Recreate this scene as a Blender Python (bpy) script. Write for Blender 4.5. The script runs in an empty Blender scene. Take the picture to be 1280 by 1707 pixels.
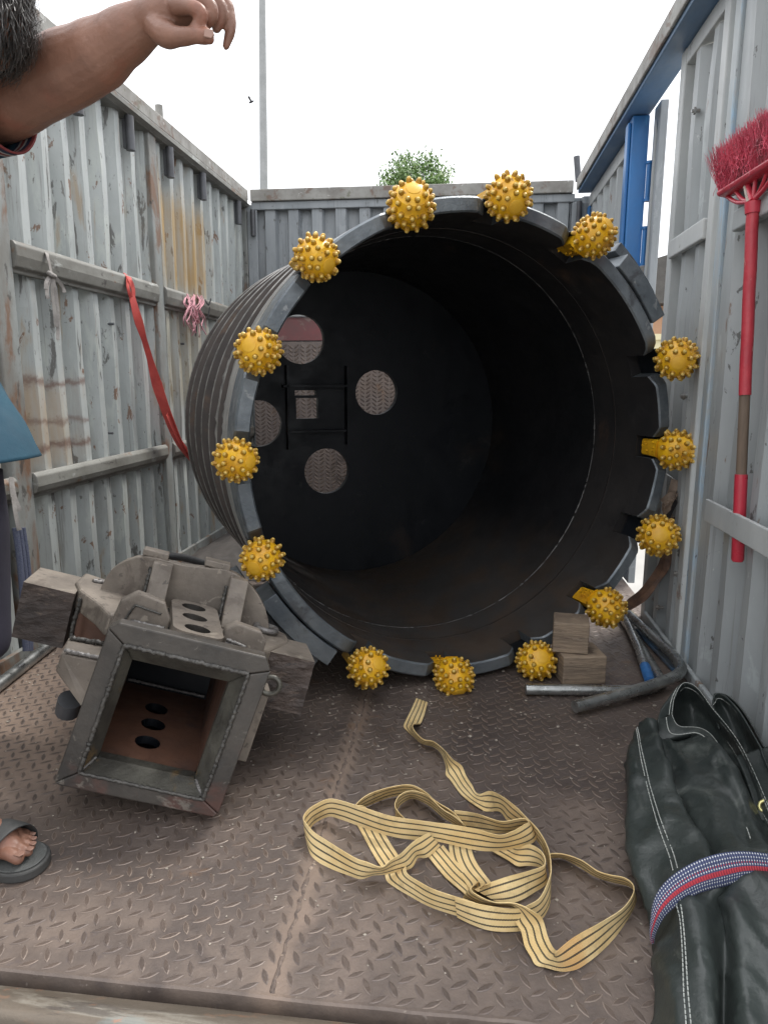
import bpy, bmesh, math, random
import numpy as np
from mathutils import Vector, Matrix, noise
random.seed(7)
SC = bpy.context.scene
COL = SC.collection
R = math.radians

# ------------------------------------------------------------------ camera
CAM_H = 1.05
YAW, PITCH, ROLL, FPX = R(6.595), R(10.768), R(0.135), 1162.8
_f = Vector((-math.sin(YAW)*math.cos(PITCH), math.cos(YAW)*math.cos(PITCH), -math.sin(PITCH)))
_r0 = Vector((math.cos(YAW), math.sin(YAW), 0)); _u0 = _r0.cross(_f)
CR = math.cos(ROLL)*_r0 + math.sin(ROLL)*_u0
CU = -math.sin(ROLL)*_r0 + math.cos(ROLL)*_u0
CF = _f
CO = Vector((0, 0, CAM_H))
cam = bpy.data.cameras.new('camera'); camo = bpy.data.objects.new('camera', cam); COL.objects.link(camo)
camo.matrix_world = Matrix(((CR.x, CU.x, -CF.x, CO.x), (CR.y, CU.y, -CF.y, CO.y), (CR.z, CU.z, -CF.z, CO.z), (0, 0, 0, 1)))
cam.sensor_fit = 'VERTICAL'; cam.sensor_height = 36.0; cam.lens = FPX/1707*36.0
cam.clip_start = 0.02; cam.clip_end = 2000
SC.camera = camo

# ------------------------------------------------------------------ light: bright overcast
W = bpy.data.worlds.new('World'); SC.world = W; W.use_nodes = True
nt = W.node_tree; nt.nodes.clear()
sky = nt.nodes.new('ShaderNodeTexSky'); sky.sky_type = 'NISHITA'; sky.sun_disc = False
SUN_EL, SUN_AZ = R(57), R(38)          # azimuth measured from +Y towards +X
sky.sun_elevation = SUN_EL; sky.sun_rotation = SUN_AZ
sky.air_density = 1.0; sky.dust_density = 4.0; sky.ozone_density = 1.0
# cloud layer: overcast luminance (zenith about three times the horizon), nearly colourless
tc = nt.nodes.new('ShaderNodeTexCoord'); sx = nt.nodes.new('ShaderNodeSeparateXYZ')
nt.links.new(tc.outputs['Generated'], sx.inputs[0])
mr = nt.nodes.new('ShaderNodeMapRange'); mr.inputs[1].default_value = 0.0; mr.inputs[2].default_value = 1.0
mr.inputs[3].default_value = 12.0; mr.inputs[4].default_value = 24.0
nt.links.new(sx.outputs[2], mr.inputs[0])
cl = nt.nodes.new('ShaderNodeCombineColor')
for i, k in enumerate((0.985, 1.0, 1.03)):
    mm = nt.nodes.new('ShaderNodeMath'); mm.operation = 'MULTIPLY'; mm.inputs[1].default_value = k
    nt.links.new(mr.outputs[0], mm.inputs[0]); nt.links.new(mm.outputs[0], cl.inputs[i])
mx = nt.nodes.new('ShaderNodeMix'); mx.data_type = 'RGBA'; mx.inputs[0].default_value = 0.88
nt.links.new(sky.outputs[0], mx.inputs[6]); nt.links.new(cl.outputs[0], mx.inputs[7])
bg = nt.nodes.new('ShaderNodeBackground'); bg.inputs[1].default_value = 0.078
out = nt.nodes.new('ShaderNodeOutputWorld')
nt.links.new(mx.outputs[2], bg.inputs[0]); nt.links.new(bg.outputs[0], out.inputs[0])
sun = bpy.data.lights.new('sun', 'SUN'); sun.energy = 2.0; sun.angle = R(12); sun.color = (1.0, 0.965, 0.91)
suno = bpy.data.objects.new('sun', sun); COL.objects.link(suno)
_sd = Vector((math.sin(SUN_AZ)*math.cos(SUN_EL), math.cos(SUN_AZ)*math.cos(SUN_EL), math.sin(SUN_EL)))
suno.rotation_euler = _sd.to_track_quat('Z', 'Y').to_euler(); suno.location = (0, 0, 12)
SC.view_settings.view_transform = 'Standard'; SC.view_settings.look = 'None'
SC.view_settings.gamma = 1.0; SC.view_settings.exposure = 0.64; SC.view_settings.use_curve_mapping = False
SC.render.engine = 'CYCLES'
SC.cycles.use_denoising = True
SC.cycles.max_bounces = 8; SC.cycles.diffuse_bounces = 5; SC.cycles.glossy_bounces = 4
SC.cycles.sample_clamp_indirect = 6.0

# ------------------------------------------------------------------ measuring helpers
def V(*a): return Vector(a)
def ray(px, py): return CR*((px-640)/FPX) + CU*((853.5-py)/FPX) + CF
def on(px, py, ax, v):                      # where the sight line of a measured point meets a plane
    d = ray(px, py); return CO + d*((v-CO[ax])/d[ax])
def fl(px, py, z=0.0): return on(px, py, 2, z)
def at(px, py, Y): return on(px, py, 1, Y)

# ------------------------------------------------------------------ object helpers
ORG = {}
def tag(o, label=None, cat=None, group=None, kind=None):
    for k, v in (('label', label), ('category', cat), ('group', group), ('kind', kind)):
        if v: o[k] = v
    return o
def thing(name, loc, label, cat, group=None, kind=None):
    o = bpy.data.objects.new(name, None); COL.objects.link(o); o.location = loc
    o.empty_display_size = 0.1
    ORG[o] = Vector(loc); return tag(o, label, cat, group, kind)
class MB:
    def __init__(s): s.v = []; s.f = []; s.m = []; s.uv = {}
    def add(s, vs, fs, mi=0):
        b = len(s.v); s.v += [Vector(x) for x in vs]
        for f in fs: s.f.append(tuple(i+b for i in f)); s.m.append(mi)
        return b
    def box(s, a, b, mi=0, mat=None):
        x0, y0, z0 = a; x1, y1, z1 = b
        vs = [V(x0,y0,z0),V(x1,y0,z0),V(x1,y1,z0),V(x0,y1,z0),V(x0,y0,z1),V(x1,y0,z1),V(x1,y1,z1),V(x0,y1,z1)]
        if mat is not None: vs = [mat @ p for p in vs]
        s.add(vs, [(0,3,2,1),(4,5,6,7),(0,1,5,4),(1,2,6,5),(2,3,7,6),(3,0,4,7)], mi); return s
    def prism(s, poly, ext, mi=0):              # planar polygon (3D points) pushed along ext
        n = len(poly); ext = Vector(ext); p = [Vector(q) for q in poly]
        s.add(p+[q+ext for q in p], [tuple(range(n))[::-1], tuple(range(n, 2*n))]+[(i, (i+1) % n, n+(i+1) % n, n+i) for i in range(n)], mi); return s
    def tube(s, pts, r, n=8, cap=True, mi=0):
        pts = [Vector(p) for p in pts]; rr = r if isinstance(r, (list, tuple)) else [r]*len(pts)
        t0 = (pts[1]-pts[0]).normalized(); a = t0.orthogonal().normalized(); base = len(s.v)
        for i, p in enumerate(pts):
            t = (pts[min(i+1, len(pts)-1)]-pts[max(i-1, 0)]).normalized()
            a = (a-t*a.dot(t)).normalized(); b = t.cross(a)
            for k in range(n):
                w = 2*math.pi*k/n; s.v.append(p+(a*math.cos(w)+b*math.sin(w))*rr[i])
        for i in range(len(pts)-1):
            for k in range(n):
                s.f.append((base+i*n+k, base+i*n+(k+1) % n, base+(i+1)*n+(k+1) % n, base+(i+1)*n+k)); s.m.append(mi)
        if cap:
            s.f.append(tuple(base+k for k in range(n))[::-1]); s.m.append(mi)
            e = base+(len(pts)-1)*n; s.f.append(tuple(e+k for k in range(n))); s.m.append(mi)
        return s
    def grid(s, rows, mi=0, close=False):
        n = len(rows[0]); b = len(s.v)
        for r in rows: s.v += [Vector(p) for p in r]
        m = n if close else n-1
        for i in range(len(rows)-1):
            for k in range(m):
                s.f.append((b+i*n+k, b+i*n+(k+1) % n, b+(i+1)*n+(k+1) % n, b+(i+1)*n+k)); s.m.append(mi)
        return b
    def lathe(s, prof, M4=None, n=24, mi=0):    # prof: list of (r, z)
        M4 = M4 or Matrix.Identity(4)
        rows = [[M4 @ V(r*math.cos(2*math.pi*k/n), r*math.sin(2*math.pi*k/n), z) for k in range(n)] for r, z in prof]
        s.grid(rows, mi, True)
        b = len(s.v)-n*len(prof)
        if prof[0][0] > 1e-6: s.f.append(tuple(b+k for k in range(n))[::-1]); s.m.append(mi)
        if prof[-1][0] > 1e-6: e = b+n*(len(prof)-1); s.f.append(tuple(e+k for k in range(n))); s.m.append(mi)
        return s
    def build(s, name, mats, parent=None, loc=None, smooth=None, bevel=0, label=None, kind=None, fix=True, seg=2):
        if not isinstance(mats, (list, tuple)): mats = [mats]
        if parent is not None: o0 = ORG[parent]
        elif loc is not None: o0 = Vector(loc)
        else:
            o0 = V((min(p.x for p in s.v)+max(p.x for p in s.v))/2, (min(p.y for p in s.v)+max(p.y for p in s.v))/2, min(p.z for p in s.v))
        me = bpy.data.meshes.new(name); me.from_pydata([tuple(p-o0) for p in s.v], [], s.f)
        for m in mats: me.materials.append(m)
        if len(mats) > 1: me.polygons.foreach_set('material_index', s.m)
        if s.uv:
            ul = me.uv_layers.new(name='UVMap')
            for l in me.loops: ul.data[l.index].uv = s.uv.get(l.vertex_index, (0, 0))
        if fix:
            bm = bmesh.new(); bm.from_mesh(me); bmesh.ops.recalc_face_normals(bm, faces=bm.faces); bm.to_mesh(me); bm.free()
        if smooth is not None:
            me.polygons.foreach_set('use_smooth', [True]*len(me.polygons))
            if smooth < 179: me.set_sharp_from_angle(angle=R(smooth))
        o = bpy.data.objects.new(name, me); COL.objects.link(o)
        ORG[o] = o0
        if parent is not None: o.parent = parent
        else: o.location = o0
        if bevel:
            b = o.modifiers.new('edge', 'BEVEL'); b.width = bevel; b.segments = seg; b.limit_method = 'ANGLE'; b.angle_limit = R(35)
        if label: o['label'] = label
        if kind: o['kind'] = kind
        return o
def crom(pts, n):                               # smooth curve through points
    pts = [Vector(p) for p in pts]; o = []
    for i in range(len(pts)-1):
        p0 = pts[max(i-1, 0)]; p1 = pts[i]; p2 = pts[i+1]; p3 = pts[min(i+2, len(pts)-1)]
        for k in range(n):
            t = k/n
            o.append(0.5*((2*p1)+(p2-p0)*t+(2*p0-5*p1+4*p2-p3)*t*t+(3*p1-p0-3*p2+p3)*t**3))
    o.append(pts[-1].copy()); return o
def fillet(pts, r, n=6):                        # polyline with rounded corners
    pts = [Vector(p) for p in pts]; o = [pts[0]]
    for i in range(1, len(pts)-1):
        a = (pts[i-1]-pts[i]); b = (pts[i+1]-pts[i]); d = min(r, a.length*.49, b.length*.49)
        p = pts[i]+a.normalized()*d; q = pts[i]+b.normalized()*d
        for k in range(n+1):
            t = k/n; o.append(p*(1-t)**2+pts[i]*2*t*(1-t)+q*t*t)
    o.append(pts[-1]); return o

# ------------------------------------------------------------------ materials
def _nodes(m): return m.node_tree.nodes, m.node_tree.links
def tex_noise(m, scale, detail=6, rough=.6, stretch=(1, 1, 1), coord='Object', dist=0.0):
    N, L = _nodes(m)
    t = N.new('ShaderNodeTexCoord'); mp = N.new('ShaderNodeMapping'); mp.inputs['Scale'].default_value = stretch
    n = N.new('ShaderNodeTexNoise'); n.inputs['Scale'].default_value = scale; n.inputs['Detail'].default_value = detail
    n.inputs['Roughness'].default_value = rough; n.inputs['Distortion'].default_value = dist
    L.new(t.outputs[coord], mp.inputs[0]); L.new(mp.outputs[0], n.inputs['Vector']); return n.outputs[0]
def ramp(m, src, lo, hi, a=0.0, b=1.0):
    N, L = _nodes(m); r = N.new('ShaderNodeMapRange'); r.interpolation_type = 'SMOOTHSTEP'
    r.inputs[1].default_value = lo; r.inputs[2].default_value = hi; r.inputs[3].default_value = a; r.inputs[4].default_value = b
    L.new(src, r.inputs[0]); return r.outputs[0]
def math2(m, op, a, b):
    N, L = _nodes(m); n = N.new('ShaderNodeMath'); n.operation = op; n.use_clamp = False
    for i, x in enumerate((a, b)):
        if isinstance(x, (int, float)): n.inputs[i].default_value = x
        else: L.new(x, n.inputs[i])
    return n.outputs[0]
def mixc(m, fac, a, b):
    N, L = _nodes(m); n = N.new('ShaderNodeMix'); n.data_type = 'RGBA'
    if isinstance(fac, (int, float)): n.inputs[0].default_value = fac
    else: L.new(fac, n.inputs[0])
    for i, x in ((6, a), (7, b)):
        if isinstance(x, tuple): n.inputs[i].default_value = (*x[:3], 1)
        else: L.new(x, n.inputs[i])
    return n.outputs[2]
def axis(m, i, coord='Object'):
    N, L = _nodes(m); t = N.new('ShaderNodeTexCoord'); s = N.new('ShaderNodeSeparateXYZ'); L.new(t.outputs[coord], s.inputs[0]); return s.outputs[i]
def mat(name, col, col2=None, nscale=6, stretch=(1, 1, 1), rough=.6, rvar=.12, metal=0.0, bump=.15, bscale=60, bstretch=(1, 1, 1), spots=(), spec=.5, extra=None, bdist=.004):
    """colour that wanders between col and col2, spots = (colour, scale, low, high, stretch, strength) layers on top"""
    m = bpy.data.materials.new(name); m.use_nodes = True; N, L = _nodes(m)
    p = N['Principled BSDF']
    c = mixc(m, ramp(m, tex_noise(m, nscale, 7, .62, stretch), .32, .68), col, col2 or tuple(x*.8 for x in col))
    for sp in spots:
        sc, s_, lo, hi, st, k = sp
        f = ramp(m, tex_noise(m, s_, 8, .65, st, dist=.4), lo, hi, 0, k); c = mixc(m, f, c, sc)
    if extra: c = extra(m, c)
    L.new(c, p.inputs['Base Color'])
    rn = tex_noise(m, nscale*3, 5, .6, stretch); L.new(ramp(m, rn, .3, .7, max(rough-rvar, .05), min(rough+rvar, 1)), p.inputs['Roughness'])
    p.inputs['Metallic'].default_value = metal; p.inputs['Specular IOR Level'].default_value = spec
    if bump:
        b = N.new('ShaderNodeBump'); b.inputs['Strength'].default_value = bump; b.inputs['Distance'].default_value = bdist
        L.new(tex_noise(m, bscale, 6, .6, bstretch), b.inputs['Height']); L.new(b.outputs[0], p.inputs['Normal'])
    return m

# ================================================================== SETTING
def boxmask(m, bounds, soft=.08, wob=.25, wscale=5.0):   # irregular patch inside an object-space box {axis:(lo,hi)}
    n = math2(m, 'MULTIPLY', math2(m, 'SUBTRACT', tex_noise(m, wscale, 6, .65), .5), wob)
    f = None
    for ax, (lo, hi) in bounds.items():
        c = math2(m, 'ADD', axis(m, ax), n)
        a = math2(m, 'MULTIPLY', ramp(m, c, lo-soft, lo+soft), ramp(m, c, hi-soft, hi+soft, 1, 0))
        f = a if f is None else math2(m, 'MULTIPLY', f, a)
    return f
RUST = (.16, .075, .035); GRIME = (.06, .055, .05)
def left_stains(m, c):
    k = ramp(m, tex_noise(m, 3, 6, .6, (1, 9, .5)), .36, .60, .35, 1)      # runs of rusty water below the rail
    f = math2(m, 'MULTIPLY', boxmask(m, {1: (3.72, 4.5), 2: (1.55, 2.05)}, .12, .3), k)
    c = mixc(m, math2(m, 'MULTIPLY', f, .92), c, (.37, .24, .09))
    f = math2(m, 'MULTIPLY', boxmask(m, {1: (3.72, 4.5), 2: (.9, 1.48)}, .12, .3), k)
    c = mixc(m, math2(m, 'MULTIPLY', f, .55), c, (.30, .24, .14))
    f = math2(m, 'MULTIPLY', boxmask(m, {1: (2.2, 2.85), 2: (.70, 1.02)}, .1, .35), k)
    c = mixc(m, math2(m, 'MULTIPLY', f, .65), c, (.38, .28, .18))
    for z, s in ((1.03, .010), (.885, .007), (.78, .011)):                   # scraped rust lines
        f = boxmask(m, {1: (2.2, 2.95), 2: (z-s, z+s)}, .016, .13, 7)
        c = mixc(m, math2(m, 'MULTIPLY', f, .8), c, (.13, .055, .035))
    return c
M_WALL_L = mat('weathered_grey_paint', (.41, .435, .43), (.315, .34, .335), 4, (1, 1, .35), .55, .12, 0, .25, 30,
    spots=[((.45, .48, .45), 9, .54, .62, (1, 1, .3), .6), ((.23, .23, .21), 5, .54, .68, (1, 2.2, .22), .5), (GRIME, 14, .60, .64, (1, 1.6, .28), .8), ((.33, .25, .16), 6, .57, .66, (1, 1.6, .22), .75), (RUST, 17, .62, .65, (1, 1, .5), .85), ((.09, .08, .07), 60, .63, .67, (1, 1, .35), .7), ((.52, .54, .52), 45, .66, .69, (1, 1, .5), .6), ((.16, .15, .13), 26, .56, .66, (1, 2.5, .06), .5)], extra=left_stains)
M_FRAME_L = mat('weathered_frame_paint', (.225, .225, .205), (.125, .12, .105), 6, (1, .5, 1), .55, .12, 0, .3, 40,
    spots=[(RUST, 9, .58, .66, (1, .5, 1), .75), (GRIME, 16, .60, .66, (1, .6, 1), .8), ((.45, .47, .45), 12, .6, .66, (1, .4, 1), .5)])
M_POST_L = mat('rusty_post_paint', (.26, .28, .275), (.17, .165, .15), 6, (1, 1, .4), .6, .12, 0, .3, 40,
    spots=[(RUST, 6, .52, .62, (1, 1, .45), .8), (GRIME, 15, .58, .64, (1, 1, .5), .8)])
M_WALL_B = mat('dull_blue_grey_paint', (.285, .305, .32), (.205, .225, .24), 3.5, (1, 1, .4), .6, .12, 0, .2, 30,
    spots=[((.31, .33, .35), 10, .57, .61, (1, 1, .5), .5), (GRIME, 13, .61, .66, (1.5, 1, .5), .7), ((.10, .10, .10), 26, .56, .66, (2.5, 1, .06), .5), ((.2, .13, .08), 8, .66, .72, (1, 1, .4), .6)])
M_WALL_R = mat('grey_paint', (.345, .365, .37), (.27, .29, .295), 3, (1, 1, .4), .5, .12, 0, .18, 30,
    spots=[((.46, .50, .50), 8, .58, .64, (1, 1, .35), .4), ((.17, .10, .06), 9, .63, .67, (1, 1.5, .3), .9), (GRIME, 22, .63, .66, (1, 1, .5), .8), ((.55, .56, .55), 50, .67, .70, (1, 1, .5), .6), ((.16, .155, .15), 26, .58, .68, (1, 2.5, .06), .45)])
M_FRAME_R = mat('pale_grey_paint', (.44, .455, .45), (.35, .365, .365), 4, (1, 1, .5), .5, .12, 0, .18, 35,
    spots=[((.20, .13, .09), 9, .64, .70, (1, 1, .5), .8), (GRIME, 20, .65, .70, (1, 1, .6), .8)])
M_LIGHTBLUE = mat('pale_blue_paint', (.27, .42, .56), (.32, .38, .42), 5, (1, 1, .3), .5, .1, 0, .2, 40,
    spots=[((.34, .36, .36), 7, .42, .54, (1, 1, .3), .9), (GRIME, 15, .64, .69, (1, 1, .4), .8)])
M_BLUE = mat('bright_blue_paint', (.02, .15, .40), (.02, .11, .29), 5, (1, 1, .4), .4, .1, 0, .12, 50,
    spots=[((.05, .30, .62), 12, .6, .68, (1, 1, .3), .5), ((.12, .10, .09), 18, .66, .71, (1, 1, .5), .6)])
M_DULLBLUE = mat('dull_blue_paint', (.10, .20, .36), (.13, .20, .29), 4, (1, .4, 1), .5, .1, 0, .15, 40,
    spots=[((.30, .33, .35), 7, .58, .68, (1, .4, 1), .5), ((.14, .10, .08), 12, .66, .72, (1, .5, 1), .6)])
M_DARKSTEEL = mat('dark_pipe_steel', (.10, .105, .115), (.07, .07, .075), 8, (1, 1, 1), .5, .1, .3, .15, 60)
M_TOPRAIL = mat('mossy_rail_paint', (.28, .275, .255), (.175, .165, .15), 6, (1, 1, 1), .65, .1, 0, .3, 40,
    spots=[((.13, .075, .05), 10, .54, .62, (1, .6, 1), .7), ((.11, .11, .07), 14, .6, .66, (1, 1, 1), .7), ((.5, .5, .48), 18, .62, .67, (1, 1, 1), .6)])

XL, XR, YB = -1.643, .83, 5.28
# ground outside and the truck bed
M_GROUND = mat('pale_concrete', (.33, .32, .30), (.26, .25, .235), .6, (1, 1, 1), .85, .05, 0, .2, 12, spots=[((.28, .27, .25), .9, .58, .7, (1, 1, 1), .6)])
g = MB(); g.add([(-300, -300, -1.2), (300, -300, -1.2), (300, 300, -1.2), (-300, 300, -1.2)], [(0, 1, 2, 3)])
g.build('ground', M_GROUND, loc=(0, 0, -1.2), kind='structure')

def floor_dirt_shade(m, c):
    f = boxmask(m, {0: (-1.7, -.95), 1: (1.5, 2.4)}, .2, .5, 3); c = mixc(m, math2(m, 'MULTIPLY', f, .45), c, (.33, .235, .175))  # tan stain, with the warm light on the left floor painted in
    f = boxmask(m, {0: (-.05, .66), 1: (1.55, 2.5)}, .12, .5, 4); c = mixc(m, math2(m, 'MULTIPLY', f, .5), c, (.05, .038, .036))  # wet dark plate, with the shade right of centre painted in
    f = boxmask(m, {0: (-1.1, .3), 1: (1.75, 2.6)}, .2, .6, 3); c = mixc(m, math2(m, 'MULTIPLY', f, .4), c, (.05, .04, .037))  # shade before and under the barrel, painted into the floor colour
    f = boxmask(m, {0: (-.95, -.35), 1: (1.12, 1.5)}, .1, .4, 5); c = mixc(m, math2(m, 'MULTIPLY', f, .35), c, (.06, .048, .045))  # darker patch at the foot of the drive head
    f = boxmask(m, {0: (-.335, -.285), 1: (.9, 2.25)}, .02, .07, 12); c = mixc(m, math2(m, 'MULTIPLY', f, .35), c, (.33, .24, .18))
    return c
FLC, FLC2 = (.168, .130, .107), (.088, .069, .060)
FL_SPOTS = [((.245, .185, .15), 1.7, .50, .66, (1, 1, 1), .65), ((.06, .047, .043), 3.3, .54, .68, (1, 1, 1), .7), ((.24, .13, .065), 5, .60, .72, (1, 1, 1), .6), ((.10, .08, .075), 38, .58, .66, (1, 1, 1), .6), ((.34, .29, .255), 55, .63, .69, (1, 1, 1), .5), ((.055, .046, .046), 2.6, .60, .74, (1, 1, 1), .5)]
M_FLOOR = mat('worn_tread_plate_steel', FLC, FLC2, 5, (1, 1, 1), .58, .14, .15, .35, 90, spots=FL_SPOTS, extra=floor_dirt_shade)
M_LENSTOP = mat('tread_lens_steel', (.118, .087, .07), (.08, .06, .05), 6, (1, 1, 1), .5, .14, .2, .3, 120, spots=FL_SPOTS[1:3])
M_LENSRIM = mat('worn_lens_edge', (.235, .185, .152), (.13, .10, .085), 9, (1, 1, 1), .5, .12, .3, .2, 120, spots=[((.12, .10, .095), 6, .46, .62, (1, 1, 1), .8)])
FX0, FX1, FY0 = XL-.02, .86, 1.0
f = MB(); f.box((FX0, FY0, -.05), (FX1, YB+.06, 0))
floor = f.build('floor', M_FLOOR, loc=(0, 0, 0), kind='structure')
def lens_pattern(place, pitch, hl, hw, hz, skip=None):
    """many almond-shaped raised lenses; place(i, j) -> (origin, u, v, n)"""
    vs, fs, ms = [], [], []
    ang = [0, .35, .62, .85, 1.0]
    out = []
    for s in (1, -1):
        xs = (-1, -.55, 0, .55) if s == 1 else (1, .55, 0, -.55)
        for x in xs: out.append((x, s*(1-x*x)))
    n = len(out)
    for (o, u, v, nn) in place:
        b = len(vs)
        sc = random.uniform(.9, 1.08); hh = hz*random.uniform(.55, 1.1)
        for k, z in ((1.42, .0004), (.98, hh*.8), (.74, hh)):
            for x, y in out:
                vs.append(o+u*(x*hl*sc*(1-(1-k)*.45))+v*(y*hw*k*sc)+nn*z)
        for r in range(2):
            for i in range(n): fs.append((b+r*n+i, b+r*n+(i+1) % n, b+(r+1)*n+(i+1) % n, b+(r+1)*n+i)); ms.append(1 if r == 0 else 0)
        fs.append(tuple(b+2*n+i for i in range(n))); ms.append(0)
    return vs, fs, ms
def make_lenses(name, place, parent, hl, hw, hz, mats):
    vs, fs, ms = lens_pattern(place, .046, hl, hw, hz)
    me = bpy.data.meshes.new(name); o0 = ORG[parent]
    me.from_pydata([tuple(p-o0) for p in vs], [], fs)
    for m in mats: me.materials.append(m)
    me.polygons.foreach_set('material_index', ms)
    o = bpy.data.objects.new(name, me); COL.objects.link(o); o.parent = parent; ORG[o] = o0; o['kind'] = 'stuff'; return o
P = .046; pl = []
ta, tb = R(118), R(32)
for j in range(int((YB-FY0-.04)/(P/2))):
    for i in range(int((FX1-FX0)/P)):
        x = FX0+.02+(i+(.5 if j % 2 else 0))*P; y = FY0+.016+j*P/2
        if y > 4.4 and random.random() < .3: continue
        if abs(x+.31) < .014 or x > XR+.0: continue
        t = (ta if j % 2 else tb)+random.uniform(-.04, .04)
        u = V(math.cos(t), math.sin(t), 0); pl.append((V(x, y, 0), u, V(-u.y, u.x, 0), V(0, 0, 1)))
make_lenses('tread_pattern', pl, floor, .0165, .0043, .0017, [M_LENSTOP, M_LENSRIM])
# weld joint between two floor plates, a crooked low bead
M_SEAM = mat('floor_weld_seam', (.20, .15, .12), (.08, .062, .055), 45, (1, 1, 1), .6, .1, .2, .6, 150, spots=[((.42, .33, .26), 22, .56, .62, (1, 1, 1), .7)])
s = MB(); pts = []; rr = []
y = 1.0
while y < 3.2:
    pts.append(V(-.31+.006*noise.noise(V(y*9, 0, 3))+.004*random.uniform(-1, 1), y, -.0012)); rr.append(.003+.003*random.random()); y += .012
s.tube(pts, rr, 7)
for p in s.v: p.z = -.0005+(p.z+.0012)*.45
s.build('weld_seam', M_SEAM, floor, smooth=60)
# rear edge of the bed: bent plate edge, painted sill and lower lip
M_SILL = mat('chipped_sill_paint', (.155, .125, .095), (.08, .065, .05), 14, (.12, 1, 1), .55, .15, .1, .5, 60,
    spots=[((.30, .28, .235), 20, .52, .64, (.12, 1, 1), .5), ((.19, .245, .25), 9, .57, .66, (.35, 1, 1), .35), ((.36, .15, .08), 13, .63, .68, (.6, 1, 1), .55), ((.05, .04, .035), 26, .57, .64, (.15, 1, 1), .7), ((.20, .11, .065), 34, .58, .66, (.3, 1, 1), .5)])
rows = []
for i in range(61):
    x = FX0+(FX1-FX0)*i/60; w = .004*noise.noise(V(x*6, 1, 0))+.0025*noise.noise(V(x*23, 1, 0))
    rows.append([V(x, 1.006+w, .0012), V(x, 1.000+w, .002), V(x, .996+w, -.001), V(x, .994+w, -.01), V(x, .994, -.06)])
s = MB(); s.grid(rows); s.build('edge_strip', M_FLOOR, floor, smooth=40)
rows = []
for i in range(61):
    x = FX0+(FX1-FX0)*i/60; w = .002*noise.noise(V(x*5, 4, 0))
    rows.append([V(x, .980, -.06), V(x, .979, -.018), V(x, .972+w, -.006), V(x, .945, .001+w), V(x, .925+w, -.001), V(x, .912, -.009), V(x, .908, -.10)])
s = MB(); s.grid(rows); s.build('rear_sill', M_SILL, floor, smooth=60)
s = MB(); s.box((FX0, .80, -.16), (FX1, .896, -.022)); s.build('lower_lip', M_SILL, floor, bevel=.012)
s = MB(); s.box((FX0+.1, 1.0, -.19), (FX1-.1, 1.12, -.055)); s.box((-.75, 1.13, -.3), (-.6, YB, -.055)); s.box((.05, 1.13, -.3), (.2, YB, -.055)); s.build('chassis_rail', M_DARKSTEEL, floor)
# small crumbs of dirt and paint flakes on the plate
M_CRUMB = mat('dirt_crumb', (.40, .36, .30), (.16, .13, .11), 40, (1, 1, 1), .8, .1, 0, 0)
s = MB()
for k in range(520):
    x, y = random.uniform(-1.4, .75), random.uniform(1.03, 2.6)
    r = random.choice((.0012, .0016, .002, .0028)) * random.uniform(.7, 1.3)
    if random.random() < .012: r *= 2.2
    a = random.uniform(0, 6.28); zz = .0006
    p = [V(x+r*math.cos(a+t)*random.uniform(.6, 1.3), y+r*math.sin(a+t)*random.uniform(.6, 1.3), zz) for t in (0, 1.6, 3.1, 4.7)]
    s.prism(p, (0, 0, r*.7))
for k in range(420):        # flakes of dried mud, thicker along the wall foot and before the barrel
    if k % 3 == 0: x, y = -1.6+abs(random.gauss(0, .12)), random.uniform(1.1, 3.3)
    elif k % 3 == 1: x, y = random.uniform(-.5, .7), 2.1+random.gauss(0, .16)
    else: x, y = random.uniform(-1.3, .6), random.uniform(1.05, 2.2)
    r = random.uniform(.002, .0052)*(.6 if k % 3 == 2 else 1); a = random.uniform(0, 6.28)
    s.prism([V(x+r*math.cos(a+t)*random.uniform(.5, 1.4), y+r*math.sin(a+t)*random.uniform(.5, 1.4), .0006) for t in (0, 1.1, 2.3, 3.3, 4.2, 5.2)], (random.uniform(-.001, .001), 0, r*random.uniform(.2, .5)))
s.build('dirt_crumbs', M_CRUMB, loc=(0, 0, 0), kind='stuff')

# ------------------------------------------------------------------ corrugated truck walls
def corrugated(mb, fix, a0, a1, z0, z1, proud, valley, pitch, phase=0.0, prof=(.30, .20, .30, .20), seed=0, nz=14):
    """sheet pressed into trapezoid ribs; fix(a, depth, z) -> point. Depth wanders a little: dents."""
    st = []; a = phase-pitch*math.ceil((phase-a0)/pitch)
    while a < a1:
        c = a
        for k, d in zip(prof, ((proud, proud), (proud, valley), (valley, valley), (valley, proud))):
            st.append((c, d[0])); c += k*pitch
        a += pitch
    st.append((a, proud)); o = []
    for (p, d), (q, e) in zip(st, st[1:]):
        if q <= a0 or p >= a1: continue
        for u in (p, ):
            if u < a0: t = (a0-p)/(q-p); o.append((a0, d+(e-d)*t))
            else: o.append((u, d))
    p, d = o[-1]; o.append((a1, d if abs(a1-p) > 0 else d))
    rows = []
    for k in range(nz+1):
        z = z0+(z1-z0)*k/nz
        rows.append([fix(a, d+.008*noise.noise(V(a*3.1, z*2.3, seed))+.005*noise.noise(V(a*8, z*6, seed+5)), z) for a, d in o])
    mb.grid(rows)
H = 2.40
wl = thing('cargo_wall', (XL, 3.1, 0), 'weathered grey corrugated truck side behind the pointing arm, with hanging straps and rust stains', 'wall')
ORG[wl] = V(0, 0, 0); wl.location = (0, 0, 0)
fx = lambda a, d, z: V(d, a, z)
for (y0, y1, sd) in ((1.0, 2.345, 1), (2.455, 3.655, 2), (3.745, 5.27, 3)):
    m = MB(); corrugated(m, fx, y0, y1, 0.0, 2.30, XL-.004, XL-.052, .153, 2.572, (.29, .22, .29, .20), sd); m.build('corrugated_sheet', M_WALL_L, wl)
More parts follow.
